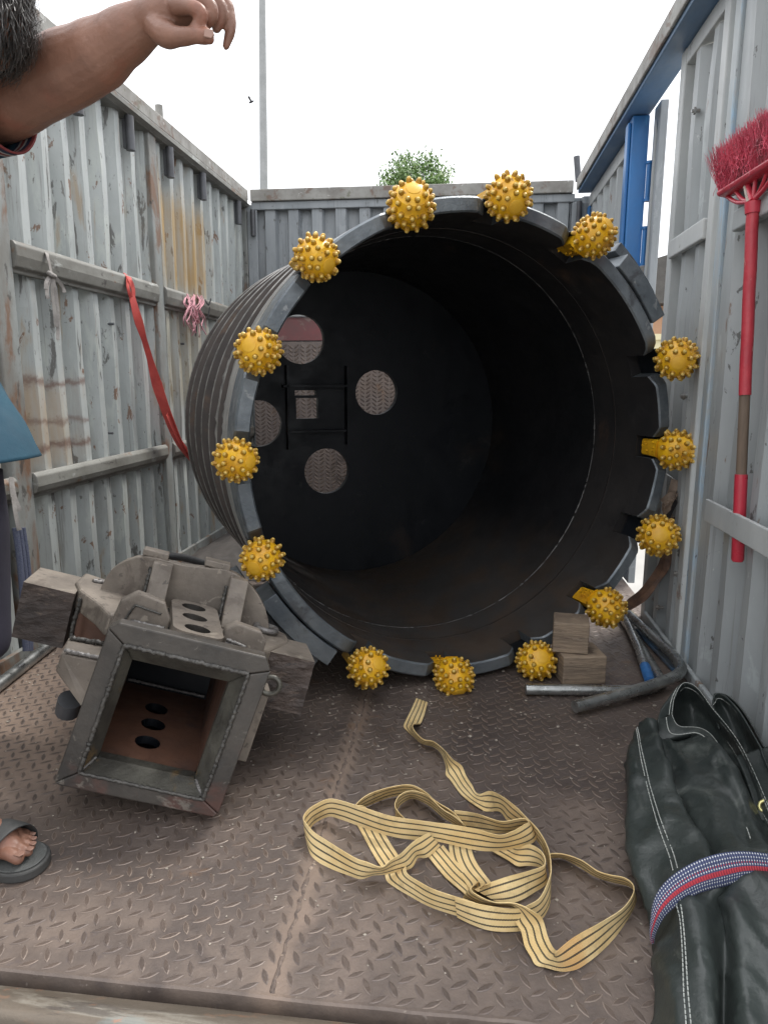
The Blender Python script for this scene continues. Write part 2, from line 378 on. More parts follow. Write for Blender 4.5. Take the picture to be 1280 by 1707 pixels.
for y0, y1 in ((2.345, 2.455), (3.655, 3.745), (5.262, 5.34)):
    m = MB(); m.box((XL-.06, y0, 0), (XL+.018, y1, 2.29)); m.build('post', M_POST_L, wl, bevel=.006)
for y0, y1 in ((1.0, 2.343), (2.457, 3.653), (3.747, 5.26)):
    # rolled rail: bulged face, lower lip
    for z1, z0 in ((1.535, 1.425), (.695, .60)):
        pr = [(XL-.003, z1), (XL+.022, z1+.003), (XL+.034, z1-.012), (XL+.036, z1-.05), (XL+.028, z0+.022), (XL+.012, z0+.014), (XL+.012, z0), (XL-.003, z0)]
        m = MB(); m.prism([V(x, y0, z) for x, z in pr], (0, y1-y0, 0)); m.build('rail', M_FRAME_L, wl, bevel=.004)
m = MB(); m.box((XL-.07, 1.0, 2.335), (XL+.025, 5.30, 2.405)); m.build('top_rail', M_TOPRAIL, wl, bevel=.006)
m = MB(); m.box((XL-.05, 1.0, 2.275), (XL+.032, 5.26, 2.333)); m.build('rail_lip', M_FRAME_L, wl, bevel=.005)
m = MB(); m.prism([V(XL+.034, 1.0, 2.279), V(XL+.052, 1.0, 2.292), V(XL+.034, 1.0, 2.302)], (0, 4.25, 0)); m.build('drip_edge', M_FRAME_L, wl)
for y in (2.0, 2.62, 2.97, 3.43, 3.89, 4.37, 5.05):
    m = MB(); m.tube([V(XL+.028, y, 2.272), V(XL+.028, y, 2.12)], .021, 14); m.box((XL-.004, y-.012, 2.13), (XL+.012, y+.012, 2.26)); m.build('pipe_socket', M_DARKSTEEL, wl, smooth=40)
m = MB(); m.tube([V(XL-.005, 3.86, 2.30), V(XL-.005, 3.86, 2.47)], .02, 12); m.build('pin', M_TOPRAIL, wl, smooth=40)
m = MB(); m.box((XL-.004, 1.0, .0), (XL+.016, 2.343, .05)); m.box((XL-.004, 2.457, 0), (XL+.016, 3.653, .05)); m.box((XL-.004, 3.747, 0), (XL+.016, 5.26, .05)); m.build('base_strip', M_POST_L, wl)

wb = thing('cargo_wall', (0, 0, 0), 'dull grey corrugated front wall of the truck bed behind the big steel cylinder', 'wall')
m = MB(); corrugated(m, lambda a, d, z: V(a, d, z), XL-.05, XR+.03, 0, 2.30, YB, YB+.045, .1745, -1.49, (.42, .09, .40, .09), 9); m.build('corrugated_sheet', M_WALL_B, wb)
m = MB(); m.box((XL+.054, YB-.03, 2.318), (.70, YB+.07, 2.40)); m.build('top_rail', M_TOPRAIL, wb, bevel=.006)
m = MB(); m.box((XL+.054, YB-.012, 2.262), (.715, YB+.03, 2.316)); m.build('rail_lip', M_WALL_B, wb, bevel=.005)
m = MB(); m.box((XL+.021, YB-.012, 0), (XL+.095, YB-.003, 2.26)); m.build('corner_post', M_WALL_B, wb, bevel=.004)
m = MB(); m.box((.70, YB-.012, 0), (.815, YB-.003, 2.26)); m.build('corner_post', M_WALL_B, wb, bevel=.004)
m = MB(); m.tube([V(.745, YB-.03, 2.26), V(.745, YB-.03, 2.06)], .018, 10); m.tube([V(XL+.07, YB-.03, 2.26), V(XL+.07, YB-.03, 2.08)], .018, 10); m.build('pipe_socket', M_DARKSTEEL, wb, smooth=40)
m = MB(); m.tube([V(.735, YB+.01, 2.40), V(.715, YB+.01, 2.56)], .022, 10); m.build('pin', M_DARKSTEEL, wb, smooth=40)
M_PLATEV = mat('bulkhead_tread_plate', (.24, .20, .18), (.17, .14, .13), 4, (1, 1, 1), .55, .1, .2, .3, 60, spots=FL_SPOTS[:3])
M_REDPAINT = mat('faded_red_paint', (.23, .075, .08), (.17, .08, .08), 6, (1, 1, 1), .5, .1, 0, .2, 50, spots=[((.26, .20, .18), 10, .54, .62, (1, 1, 1), .8)])
m = MB(); m.box((-1.60, YB-.045, .0), (.62, YB-.03, 1.325)); bp = m.build('bulkhead_plate', M_PLATEV, wb)
pl = []
for j in range(int(1.30/.03)):
    for i in range(int(1.6/.045)):
        x = -1.58+i*.045; z = .03+j*.03; t = R(40 if i % 2 else 140)
        u = V(math.cos(t), 0, math.sin(t)); pl.append((V(x, YB-.0455, z), u, V(-u.z, 0, u.x), V(0, -1, 0)))
make_lenses('tread_pattern', pl, bp, .02, .0055, .003, [M_LENSRIM, M_LENSTOP])
m = MB(); m.box((-1.45, YB-.043, 1.333), (.62, YB-.03, 1.50)); m.build('red_band', M_REDPAINT, wb)
m = MB(); m.box((-1.45, YB-.06, 1.503), (.62, YB-.03, 1.53)); m.build('ledge', M_FRAME_R, wb, bevel=.004)

wr = thing('cargo_wall', (0, 0, 0), 'grey corrugated truck side with the red broom hung on it and its far door open', 'wall')
def rbox(name, a, b, mt, bev=.005): m = MB(); m.box(a, b); return m.build(name, mt, wr, bevel=bev)
for (y0, y1, z0, z1, sd) in ((1.0, 2.42, 0, 2.33, 21), (2.66, 3.075, 0, 2.24, 22), (3.93, 5.27, 0, 2.22, 23)):
    m = MB(); corrugated(m, fx, y0, y1, z0, z1, XR-.012, XR+.036, .178 if sd != 23 else .20, 2.92, (.28, .22, .28, .22), sd); m.build('corrugated_sheet', M_WALL_R, wr)
rbox('top_beam', (.715, 1.0, 2.325), (.728, YB-.06, 2.40), M_TOPRAIL)
rbox('beam_soffit', (.730, 1.0, 2.31), (.85, YB-.035, 2.398), M_DULLBLUE)
rbox('frame_post', (XR-.022, 2.60, 0), (XR+.04, 2.658, 2.305), M_FRAME_R)
rbox('frame_post', (XR-.022, 3.077, 0), (XR+.04, 3.14, 2.305), M_FRAME_R)
rbox('frame_top', (XR-.020, 2.66, 2.243), (XR+.04, 3.075, 2.305), M_FRAME_R)
rbox('rail', (XR-.034, 2.66, 1.53), (XR-.013, 3.076, 1.60), M_FRAME_R)
rbox('blue_post', (XR-.016, 2.515, 0), (XR+.04, 2.57, 2.305), M_LIGHTBLUE)
rbox('frame_post', (XR-.004, 2.425, 0), (XR+.045, 2.512, 2.305), M_WALL_R)
rbox('rail', (XR-.045, 1.0, 1.49), (XR-.013, 2.34, 1.55), M_WALL_R)
rbox('flat_bar', (XR-.052, 1.0, .60), (XR-.040, 2.335, .672), M_FRAME_R, .003)
rbox('bar_bracket', (XR-.040, 1.25, .62), (XR-.013, 1.29, .65), M_FRAME_R, .002)
rbox('base_strip', (XR-.03, 1.0, 0), (XR-.013, 3.075, .045), M_WALL_R)
# far bay
rbox('door_post', (.768, 3.78, 0), (.848, 3.925, 2.305), M_BLUE)
m = MB(); m.box((.752, 3.80, 0), (.767, 3.86, 2.28)); m.build('blue_post', M_BLUE, wr, bevel=.004)
for z in (1.62, 1.92):
    m = MB(); m.tube([V(.856, 3.763, z), V(.856, 3.763, z+.16)], .012, 12); m.tube([V(.856, 3.763, z-.012), V(.856, 3.763, z)], .017, 12); m.tube([V(.856, 3.763, z+.16), V(.856, 3.763, z+.172)], .017, 12); m.build('hinge', M_BLUE, wr, smooth=40)
rbox('frame_top', (XR-.018, 3.93, 2.222), (XR+.04, 5.26, 2.305), M_FRAME_R)
rbox('rail', (XR-.034, 3.93, 1.50), (XR-.013, 5.26, 1.57), M_FRAME_R)
rbox('frame_post', (XR-.03, 5.2, 0), (XR-.013, 5.265, 2.22), M_BLUE)
dl = MB(); dl.box((.866, 3.66, 0), (.902, 3.775, 2.33)); dl.build('open_door', M_WALL_B, wr, bevel=.004)
dl = MB(); dl.prism([V(.850, 3.70, .3), V(.8655, 3.70, .3), V(.8655, 3.70, 2.2), V(.857, 3.70, 2.26)], (0, .015, 0)); dl.build('rubber_seal', M_FRAME_R, wr)
# bolts and hooks on the sheets
M_BOLT = mat('zinc_bolt', (.35, .36, .36), (.22, .2, .18), 30, rough=.4, metal=.5, bump=0)
for (y, z) in ((2.75, .99), (2.76, .83), (2.79, 1.10), (2.90, 2.02), (2.66, .33), (2.86, .13)):
    m = MB(); m.tube([V(XR-.005, y, z), V(XR-.035, y, z)], .007, 8); m.tube([V(XR-.02, y, z), V(XR-.028, y, z)], .013, 6); m.build('bolt', M_BOLT, wr)
for (y, z) in ((2.10, 1.31), (2.3, .95), (3.1, .80), (3.18, 1.30), (4.0, 1.25)):
    m = MB(); m.tube([V(XL-.02, y, z), V(XL+.012, y, z)], .006, 6); m.build('bolt', M_DARKSTEEL, wl)

# ------------------------------------------------------------------ what stands beyond the truck
M_POLE = mat('galvanised_pole', (.30, .31, .31), (.25, .26, .26), 3, rough=.6, bump=0)
p = MB(); p.tube([V(-7.15, 25, -1.2), V(-7.07, 25, 7.5), V(-6.85, 25, 18)], [.17, .14, .09], 12)
pole = thing('street_lamp', (-7.15, 25, -1.2), 'tall slim grey lamp pole rising behind the far left corner of the truck', 'lamp post')
p.build('pole', M_POLE, pole, smooth=60)
p = MB(); p.tube(crom([V(-6.85, 25, 18), V(-6.7, 24.4, 18.5), V(-6.5, 23.4, 18.7)], 6), .05, 8); p.build('arm', M_POLE, pole, smooth=60)
p = MB(); p.box((-6.62, 22.9, 18.6), (-6.38, 23.5, 18.75)); p.build('lamp_head', M_POLE, pole, bevel=.03)
M_LEAF = mat('leaf_green', (.13, .23, .06), (.075, .14, .035), 1.2, rough=.6, bump=0, spots=[((.14, .19, .05), 3, .5, .62, (1, 1, 1), .8)])
M_BARK = mat('bark', (.10, .075, .055), (.06, .045, .035), 6, rough=.9)
tr = thing('tree', (-1.9, 25, -1.2), 'bushy green tree top showing above the front wall of the truck', 'tree')
b = MB(); b.tube(crom([V(-1.9, 25, -1.2), V(-1.85, 25.05, 2.5), V(-1.95, 25, 5.5), V(-1.9, 25, 7.6)], 5), [.2-.008*i for i in range(16)], 8)
br = random.Random(4)
tips = []
for k in range(26):
    a = br.uniform(0, 6.28); h = br.uniform(3.6, 7.3); l = br.uniform(.5, 1.25)*(1.0 if h < 6.6 else .75)
    p0 = V(-1.9, 25, h); p1 = p0+V(math.cos(a)*l*.5, math.sin(a)*l*.5, l*.35); p2 = p0+V(math.cos(a)*l, math.sin(a)*l, l*.75)
    b.tube(crom([p0, p1, p2], 3), [.05, .045, .04, .032, .025, .018, .012], 5); tips += [p1, p2, (p1+p2)/2]
b.build('trunk', M_BARK, tr, smooth=60)
cv, cf = [], []
for t in tips+[V(-2.7, 25, 7.75), V(-1.0, 25, 7.8), V(-2.3, 25, 8.15), V(-1.45, 25, 8.2), V(-1.95, 25, 8.05), V(-2.25, 24.9, 7.75), V(-1.5, 25, 7.85), V(-1.2, 24.9, 7.5), V(-2.6, 25, 7.35), V(-1.9, 24.8, 7.7), V(-1.6, 24.7, 7.4), V(-2.2, 24.6, 7.4)]:
    for k in range(190):
        q = t+V(br.gauss(0, .2), br.gauss(0, .2), br.gauss(0, .17))
        u = V(br.uniform(-1, 1), br.uniform(-1, 1), br.uniform(-1, 1)).normalized(); w = u.orthogonal().normalized(); l = br.uniform(.045, .085); i = len(cv)
        cv += [q-u*l, q+w*l*.5, q+u*l, q-w*l*.5]; cf.append((i, i+1, i+2, i+3))
c = MB(); c.add(cv, cf); c.build('crown', M_LEAF, tr, fix=False)
# a bird far off
M_BIRD = mat('dark_bird', (.04, .04, .045), rough=.8, bump=0)
bd = MB(); c0 = at(419, 170, 40)
bd.lathe([(.001, -.16), (.05, -.09), (.06, 0), (.045, .1), (.02, .16), (.001, .2)], Matrix.Translation(c0) @ Matrix.Rotation(R(70), 4, 'Y'), 8)
for s in (1, -1): bd.add([c0+V(.05, 0, .02), c0+V(-.05, 0, .02), c0+V(-.12, s*.28, .16), c0+V(0, s*.3, .2)], [(0, 1, 2, 3)])
tag(bd.build('bird', M_BIRD, smooth=60, fix=False), 'tiny dark bird far off in the white sky beside the lamp pole', 'bird')
# houses seen through the slit of the open side door
M_BRICK = mat('orange_plaster', (.50, .30, .19), (.42, .25, .16), 2, rough=.9); M_YEL = mat('cream_plaster', (.62, .56, .36), (.55, .50, .33), 2, rough=.9); M_ROOF = mat('dark_roof', (.10, .095, .09), rough=.9); M_GLASS = mat('dark_glass', (.03, .035, .04), rough=.1, bump=0)
hs = thing('house', (6.5, 19, -1.2), 'low house with dark roof and orange wall glimpsed through the gap of the open door', 'house')
m = MB(); m.box((3.4, 17, -1.2), (9.6, 22, 2.7)); m.build('wall', M_BRICK, hs)
m = MB(); m.prism([V(3.0, 16.6, 2.72), V(10, 16.6, 2.72), V(10, 16.6, 3.0), V(6.5, 16.6, 4.4), V(3.0, 16.6, 3.35)], (0, 5.8, 0)); m.build('roof', M_ROOF, hs)
for x in (4.6, 6.2, 7.8):
    m = MB(); m.box((x, 16.95, .6), (x+.8, 17.02, 1.8)); m.build('window', M_GLASS, hs)
yw = MB(); yw.box((3.2, 13.2, -1.2), (8, 13.4, 1.75)); yw.box((3.15, 13.15, 1.75), (8.05, 13.45, 1.85)); tag(yw.build('yard_wall', M_YEL), 'cream yard wall in front of the low house beyond the open door', 'wall')

# ================================================================== CORE BARREL
from mathutils.geometry import tessellate_polygon
def lit_soil(m, c):      # lower wall painted lighter as if lit, in a settled dirt tone
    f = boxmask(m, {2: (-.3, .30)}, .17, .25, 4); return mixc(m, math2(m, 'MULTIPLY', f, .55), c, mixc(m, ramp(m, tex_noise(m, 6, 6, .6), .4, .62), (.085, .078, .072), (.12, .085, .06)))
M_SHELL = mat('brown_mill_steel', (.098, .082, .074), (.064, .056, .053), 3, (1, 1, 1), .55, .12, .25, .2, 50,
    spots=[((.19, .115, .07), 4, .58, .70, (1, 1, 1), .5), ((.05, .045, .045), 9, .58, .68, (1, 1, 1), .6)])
M_INSIDE = mat('shaded_inner_steel', (.006, .008, .012), (.004, .006, .009), 3, (1, 1, 1), .5, .12, .3, .15, 40,  # near-black: shade of unlit recesses put into the steel colour
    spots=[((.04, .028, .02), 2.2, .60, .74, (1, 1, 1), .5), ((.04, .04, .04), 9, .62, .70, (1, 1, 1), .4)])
M_LINERIN = mat('brown_black_liner_steel', (.036, .033, .032), (.018, .018, .020), 3, (1, 1, 1), .5, .12, .3, .15, 40, spots=[((.15, .085, .05), 2.2, .58, .74, (1, 1, 1), .5), ((.13, .12, .11), 7, .62, .70, (1, 1, 1), .35)], extra=lambda m, c: lit_soil(m, c))
M_LINERSHADE = mat('shaded_liner_steel', (.016, .016, .018), (.010, .011, .013), 3, (1, 1, 1), .5, .12, .3, .15, 40, spots=[((.06, .042, .03), 2.2, .58, .74, (1, 1, 1), .5)], extra=lambda m, c: lit_soil(m, c))  # shaded copy of the liner steel, dark depth painted into its colour
M_EDGE = mat('worn_bright_edge', (.33, .32, .30), (.13, .125, .12), 22, (1, 1, 1), .4, .12, .4, .5, 200)
M_CUT = mat('bare_cut_steel', (.175, .195, .21), (.085, .10, .115), 7, (1, 1, 1), .42, .14, .45, .35, 90,
    spots=[((.06, .06, .065), 8, .56, .66, (1, 1, 1), .7), ((.33, .34, .34), 20, .62, .68, (1, 1, 1), .5)])
M_WELD = mat('bright_weld_bead', (.26, .25, .24), (.14, .13, .125), 60, (1, 1, 1), .4, .15, .5, .6, 200)
M_GOLD = mat('golden_yellow_paint', (.74, .42, .012), (.60, .30, .010), 14, (1, 1, 1), .38, .08, 0, .15, 120,
    spots=[((.40, .15, .010), 16, .54, .68, (1, 1, 1), .6), ((.10, .055, .02), 60, .62, .67, (1, 1, 1), .7)])
M_GOLDCAP = mat('golden_cap_paint', (.70, .40, .03), (.62, .32, .02), 20, (1, 1, 1), .45, .08, 0, .1, 150)
M_STUD = mat('bronze_stud_side', (.48, .26, .016), (.27, .14, .015), 60, (1, 1, 1), .36, .08, .2, .1, 150)
M_TIP = mat('pale_stud_tip', (.62, .44, .12), (.50, .33, .07), 60, (1, 1, 1), .34, .08, .1, .1, 150)
M_BEADIN = mat('inner_weld_bead', (.20, .195, .19), (.04, .04, .042), 3.5, (1, 1, 1), .4, .15, .4, .6, 200)
M_SKIRT = mat('light_ground_steel', (.33, .32, .30), (.19, .19, .185), 5, (1, 1, 1), .42, .12, .3, .3, 70, spots=[((.09, .085, .08), 9, .58, .66, (1, 1, 1), .6)])
TH = R(26); BC = V(.039, 2.35, .814)
BA = V(-math.sin(TH), math.cos(TH), 0); BR = V(math.cos(TH), math.sin(TH), 0); BZ = V(0, 0, 1)
def bp_(s, rho, phi): return BC+BA*s+(BR*math.cos(phi)+BZ*math.sin(phi))*rho
core = thing('core_barrel', (BC.x, BC.y, 0), 'huge steel drill barrel on the truck bed with golden studded bits round its mouth', 'drill barrel')
def revolve(mb, prof, n=144, a0=0.0, a1=2*math.pi, closed=True, mi=0):
    m = n if closed else n+1
    rows = [[bp_(s, r, a0+(a1-a0)*k/n) for k in range(m)] for s, r in prof]
    mb.grid(rows, mi, closed); return mb
m = MB(); revolve(m, [(.262, .752), (.262, .784), (.40, .783), (.9, .785), (1.46, .785), (1.46, .753), (1.34, .753)])
m.build('outer_shell', M_SHELL, core, smooth=40)
m = MB(); revolve(m, [(1.338, .752), (.9, .7525), (.402, .752)]); m.build('inner_liner', M_LINERSHADE, core, smooth=40)
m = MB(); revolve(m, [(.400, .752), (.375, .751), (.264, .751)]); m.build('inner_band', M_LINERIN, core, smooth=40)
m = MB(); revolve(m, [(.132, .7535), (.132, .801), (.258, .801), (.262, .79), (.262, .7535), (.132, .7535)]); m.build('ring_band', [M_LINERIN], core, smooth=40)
m = MB(); revolve(m, [(.134, .8012), (.134, .8045), (.255, .8045), (.2585, .8012)]); m.build('ring_skirt', M_SKIRT, core, smooth=40)
def weldring(s, rho, r, name, mt, nseg=300, jit=.35, seed=0):
    rows = []
    for k in range(nseg):
        ph = 2*math.pi*k/nseg; rr = r*(1+jit*(noise.noise(V(k*.9, seed, 0))*1.6)); 
        rows.append([bp_(s+rr*math.cos(w), rho+rr*math.sin(w), ph) for w in (0, 1.26, 2.51, 3.77, 5.03)])
    rows.append(rows[0]); m = MB(); m.grid(rows, 0, True); return m.build(name, mt, core, smooth=80)
weldring(.398, .7535, .0036, 'weld_seam', M_BEADIN, 360, .9, 1)
weldring(.262, .790, .008, 'weld_seam', M_WELD, 300, .6, 2)
hoops = [(.37, .022), (.58, .028), (.82, .034), (1.04, .041), (1.25, .050), (1.44, .056)]
for s, h in hoops:
    m = MB(); revolve(m, [(s, .782), (s, .785+h), (s+.013, .785+h), (s+.013, .782)], 160); m.build('hoop', M_SHELL, core, smooth=40)
    weldring(s-.002, .787, .0055, 'weld_bead', M_EDGE, 260, .9, s*10)
    m = MB(); revolve(m, [(s+.0, .7853+h), (s+.006, .789+h), (s+.013, .7853+h)], 200); m.build('hoop_edge', M_EDGE, core, smooth=80)
lugr = random.Random(3)
for i, (s, h) in enumerate(hoops[:-1]):
    for k in range(9):
        ph = R(40*k+lugr.uniform(0, 34)+13*i); d = R(.9)
        m = MB(); q = [bp_(s+.014, .786, ph-d), bp_(s+.06, .786, ph-d), bp_(s+.05, .786+h*.8, ph-d), bp_(s+.014, .786+h*.8, ph-d)]
        m.prism(q, bp_(s, .79, ph+d)-bp_(s, .79, ph-d)); m.build('lug', M_SHELL, core)
# end plate with round hand holes and the small square opening
UL = -BR
def plate(mb, outer, holes, P3, th, mi=0):
    """flat plate with real holes; outer/holes are 2D loops, P3(x, y, depth)"""
    loops = [outer]+holes; flat = [p for l in loops for p in l]
    tri = tessellate_polygon([[V(p[0], p[1], 0) for p in l] for l in loops])
    n = len(flat); mb.add([P3(p[0], p[1], 0) for p in flat]+[P3(p[0], p[1], th) for p in flat], [tuple(t) for t in tri]+[tuple(i+n for i in t[::-1]) for t in tri], mi)
    b = len(mb.v)-2*n; o = 0
    for l in loops:
        k = len(l)
        for i in range(k): mb.f.append((b+o+i, b+o+(i+1) % k, b+n+o+(i+1) % k, b+n+o+i)); mb.m.append(mi if o == 0 else mi+1)
        o += k
    return mb
def circ(x, y, r, n=28, ry=None): return [(x+r*math.cos(2*math.pi*k/n), y+(ry or r)*math.sin(2*math.pi*k/n)) for k in range(n)]
def rect(x0, y0, x1, y1): return [(x0, y0), (x1, y0), (x1, y1), (x0, y1)]
hl = [circ(.297, .425, .117), circ(-.09, .17, .112), circ(.51, .025, .112), circ(.175, -.22, .115), rect(.215, .045, .325, .145), rect(.225, .158, .33, .182)]
P3 = lambda x, y, d: BC+UL*x+BZ*y+BA*(1.30+d)
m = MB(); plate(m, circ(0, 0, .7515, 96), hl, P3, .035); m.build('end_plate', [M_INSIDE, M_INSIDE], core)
for (x0, y0, x1, y1) in ((.08, .197, .395, .209), (.085, -.02, .38, -.010), (.070, -.085, .080, .30), (.368, -.10, .378, .30)):
    m = MB(); m.box((0, 0, 0), (1, 1, 1), 0, None); m.v = [P3(x0+(x1-x0)*p.x, y0+(y1-y0)*p.y, -.05*p.z-.001) for p in m.v]; m.build('stiffener', M_INSIDE, core)
# toothed front: a block between every two bit pockets
BITS = [(109.5, .787, 'A'), (85.5, .791, 'B'), (61.4, .796, 'A'), (22.3, .812, 'B'), (-1.1, .787, 'A'), (-24.3, .803, 'B'), (-48.4, .787, 'A'), (-72.6, .791, 'B'), (-96.5, .776, 'A'), (-119.9, .797, 'B'), (-158.0, .793, 'A'), (179.7, .799, 'B'), (156.6, .793, 'A'), (133.7, .797, 'B')]
cent = sorted([b[0] for b in BITS]); edges = []
for i, a in enumerate(cent):
    b = cent[(i+1) % len(cent)]+(360 if i == len(cent)-1 else 0); edges.append((a+3.1, b-3.1))
tr_ = random.Random(8)
for a, b in edges:
    n = 18; A, B = R(a), R(b); ch = R(2.6); rows = []; d0 = tr_.uniform(-.004, .004)
    for k in range(n+1):
        ph = A+(B-A)*k/n
        t = min((ph-A)/ch, (B-ph)/ch, 1.0); sf = .034*(1-t)+d0
        rows.append([bp_(.131, .752, ph), bp_(sf+.006, .752, ph), bp_(sf, .757, ph), bp_(sf, .794, ph), bp_(sf+.006, .800, ph), bp_(.131, .8035, ph)])
    m = MB(); m.grid(rows, 0); q = len(rows[0]); gm = [1 if (i % (q-1)) == 0 else 0 for i in range(n*(q-1))]
    m.f += [tuple(range(q)), tuple(n*q+i for i in range(q))]; m.m += [0, 0]
    for k in range(n):
        m.f.append((k*q, k*q+q-1, (k+1)*q+q-1, (k+1)*q)); m.m.append(0)
    m.m = gm+[0]*(len(m.f)-len(gm))
    m.build('ring_tooth', [M_CUT, M_LINERIN], core, smooth=25)
# guard blocks welded on the outside, on opposite sides
def arcblock(a, b, r0, r1, s0, s1, name, mt, n=10, skew=0.0):
    rows = []
    for k in range(n+1):
        ph = R(a+(b-a)*k/n); rows.append([bp_(s0, r0, ph), bp_(s0+skew, r1, ph), bp_(s1, r1, ph), bp_(s1, r0, ph)])
    m = MB(); m.grid(rows, 0, True); m.f += [(0, 1, 2, 3), tuple(n*4+i for i in range(4))]; m.m += [0, 0]
    return m.build(name, mt, core, smooth=30, bevel=.003)
arcblock(32.5, 50.0, .806, .862, -.005, .14, 'guard_block', M_CUT)
arcblock(37, 51.5, .866, .905, .05, .30, 'guard_plate', M_CUT)
arcblock(-148.5, -127.5, .806, .862, -.012, .14, 'guard_block', M_CUT)
arcblock(-152, -128.5, .866, .915, .04, .32, 'guard_plate', M_CUT)
# roller bits
conem = MB(); conem.lathe([(.026, -.060), (.040, -.056), (.054, -.036), (.0605, -.012), (.0605, .008), (.0585, .0105), (.0575, .012), (.0545, .024), (.047, .040), (.0455, .0405), (.036, .0505), (.0222, .0580), (.0212, .0580)], None, 36)
cap = MB(); cap.lathe([(.0212, .0572), (.0212, .0596), (.0195, .0605), (.0001, .0607)], None, 30)
st = MB(); rs = random.Random(5)
def stud(c, d, r, h):
    d = d.normalized(); a = d.orthogonal().normalized(); b = d.cross(a)
    rows = [[c+d*z+(a*math.cos(w*math.pi/4)+b*math.sin(w*math.pi/4))*q for w in range(8)] for q, z in ((r*1.12, -.004), (r*1.02, h*.35), (r*.80, h*.72), (r*.40, h))]
    st.grid(rows, 0, True); e = len(st.v)-8; st.f.append(tuple(e+i for i in range(8))); st.m[-8:] = [1]*8; st.m.append(1)
for (rr, z, nz, n, ph) in ((.0350, .0505, .84, 8, 0), (.0500, .0335, .56, 11, .25), (.0590, .0120, .20, 13, .1), (.0605, -.0105, -.12, 13, .42), (.0560, -.0335, -.45, 12, .12)):
    for k in range(n):
        w = 2*math.pi*(k+ph)/n+rs.uniform(-.06, .06); cr = math.sqrt(max(0, 1-nz*nz)); dz = rs.uniform(-.0025, .0025)
        stud(V(rr*math.cos(w), rr*math.sin(w), z+dz), V(cr*math.cos(w), cr*math.sin(w), nz), .0080, .0128)
def local_mesh(mb, name, mt, smooth=50):
    me = bpy.data.meshes.new(name); me.from_pydata([tuple(p) for p in mb.v], [], mb.f)
    for q in (mt if isinstance(mt, list) else [mt]): me.materials.append(q)
    me.polygons.foreach_set('material_index', mb.m)
    bm = bmesh.new(); bm.from_mesh(me); bmesh.ops.recalc_face_normals(bm, faces=bm.faces); bm.to_mesh(me); bm.free()
    me.polygons.foreach_set('use_smooth', [True]*len(me.polygons)); me.set_sharp_from_angle(angle=R(smooth)); return me
me_cone = local_mesh(conem, 'roller_cone', M_GOLD, 32); me_cap = local_mesh(cap, 'cap', M_GOLDCAP, 32); me_stud = local_mesh(st, 'studs', [M_STUD, M_TIP], 40)
btr = random.Random(12)
BK = {109.5: 1.07, 85.5: 1.08, 61.4: 1.03, 22.3: 1.12, -1.1: 1.10, -24.3: 1.15, -48.4: 1.07, -72.6: 1.08, -96.5: 1.04, -119.9: 1.0, -158.0: .97, 179.7: .96, 156.6: 1.0, 133.7: .98}   # worn and newer cones differ in size
for phi, rho, ty in BITS:
    ph = R(phi); rad = BR*math.cos(ph)+BZ*math.sin(ph); tan = -BR*math.sin(ph)+BZ*math.cos(ph)
    sgn = 1 if ty == 'A' else -1
    d = (-BA*.80+rad*(.60*sgn)).normalized(); O = bp_(-.052, rho, ph)
    spin = btr.uniform(0, 6.28); x = (tan*math.cos(spin)+d.cross(tan)*math.sin(spin)); y = d.cross(x)
    k = BK[phi]*.965
    M4 = Matrix(((x.x*k, y.x*k, d.x*k, O.x), (x.y*k, y.y*k, d.y*k, O.y), (x.z*k, y.z*k, d.z*k, O.z), (0, 0, 0, 1)))
    o = bpy.data.objects.new('roller_bit', me_cone); COL.objects.link(o); o.parent = core; o.matrix_local = Matrix.Translation(-ORG[core]) @ M4; ORG[o] = ORG[core]
    for nm, me in (('cap', me_cap), ('studs', me_stud)):
        c = bpy.data.objects.new(nm, me); COL.objects.link(c); c.parent = o
        if nm == 'studs': c['kind'] = 'stuff'
    # leg that carries the cone: leaves its back and runs into the pocket of the ring
    for nm, g0, g1, f0, f1 in (('pocket_plate', -3.5, 3.5, .02, .131),):
        arcblock(phi+g0, phi+g1, .7935, .8025, f0, f1, nm, M_INSIDE, 3)  # near-black backing, the dark of the pocket is in its colour
    r0 = .776 if ty == 'A' else .8155
    m = MB(); Mi = M4.inverted(); rows = []
    B = O-d*.050*k; E1 = bp_(.012, r0, ph); E2 = bp_(.116 if ty == 'A' else .12, r0+.006, ph)
    for c0, w, t in ((B, .030, .024), (B*.45+E1*.55, .034, .022), (E1, .033, .017), (E2, .029, .012)):
        pr = [(-w, -t), (-w*.7, -t*1.25), (w*.7, -t*1.25), (w, -t), (w, t), (w*.7, t*1.25), (-w*.7, t*1.25), (-w, t)]
        rows.append([Mi @ (c0+tan*a+rad*b) for a, b in pr])
    m.grid(rows, 0, True); m.f += [tuple(range(8)), tuple(24+i for i in range(8))]; m.m += [0, 0]
    if ty == 'A':
        for q in range(18):
            a, s_ = btr.uniform(-.022, .022), btr.uniform(-.015, .10)
            c0 = bp_(s_, r0-.019, ph)+tan*a; h0 = len(m.v)
            rr_ = [[Mi @ (c0-rad*z+(tan*math.cos(w)+BA*math.sin(w))*q_) for w in (0, 1.05, 2.1, 3.14, 4.2, 5.24)] for q_, z in ((.0038, 0), (.002, .0055))]
            m.grid(rr_, 0, True); m.f.append(tuple(len(m.v)-6+i for i in range(6))); m.m.append(0)
    lg = bpy.data.objects.new('bit_leg', local_mesh(m, 'bit_leg', M_GOLD, 40)); COL.objects.link(lg); lg.parent = o

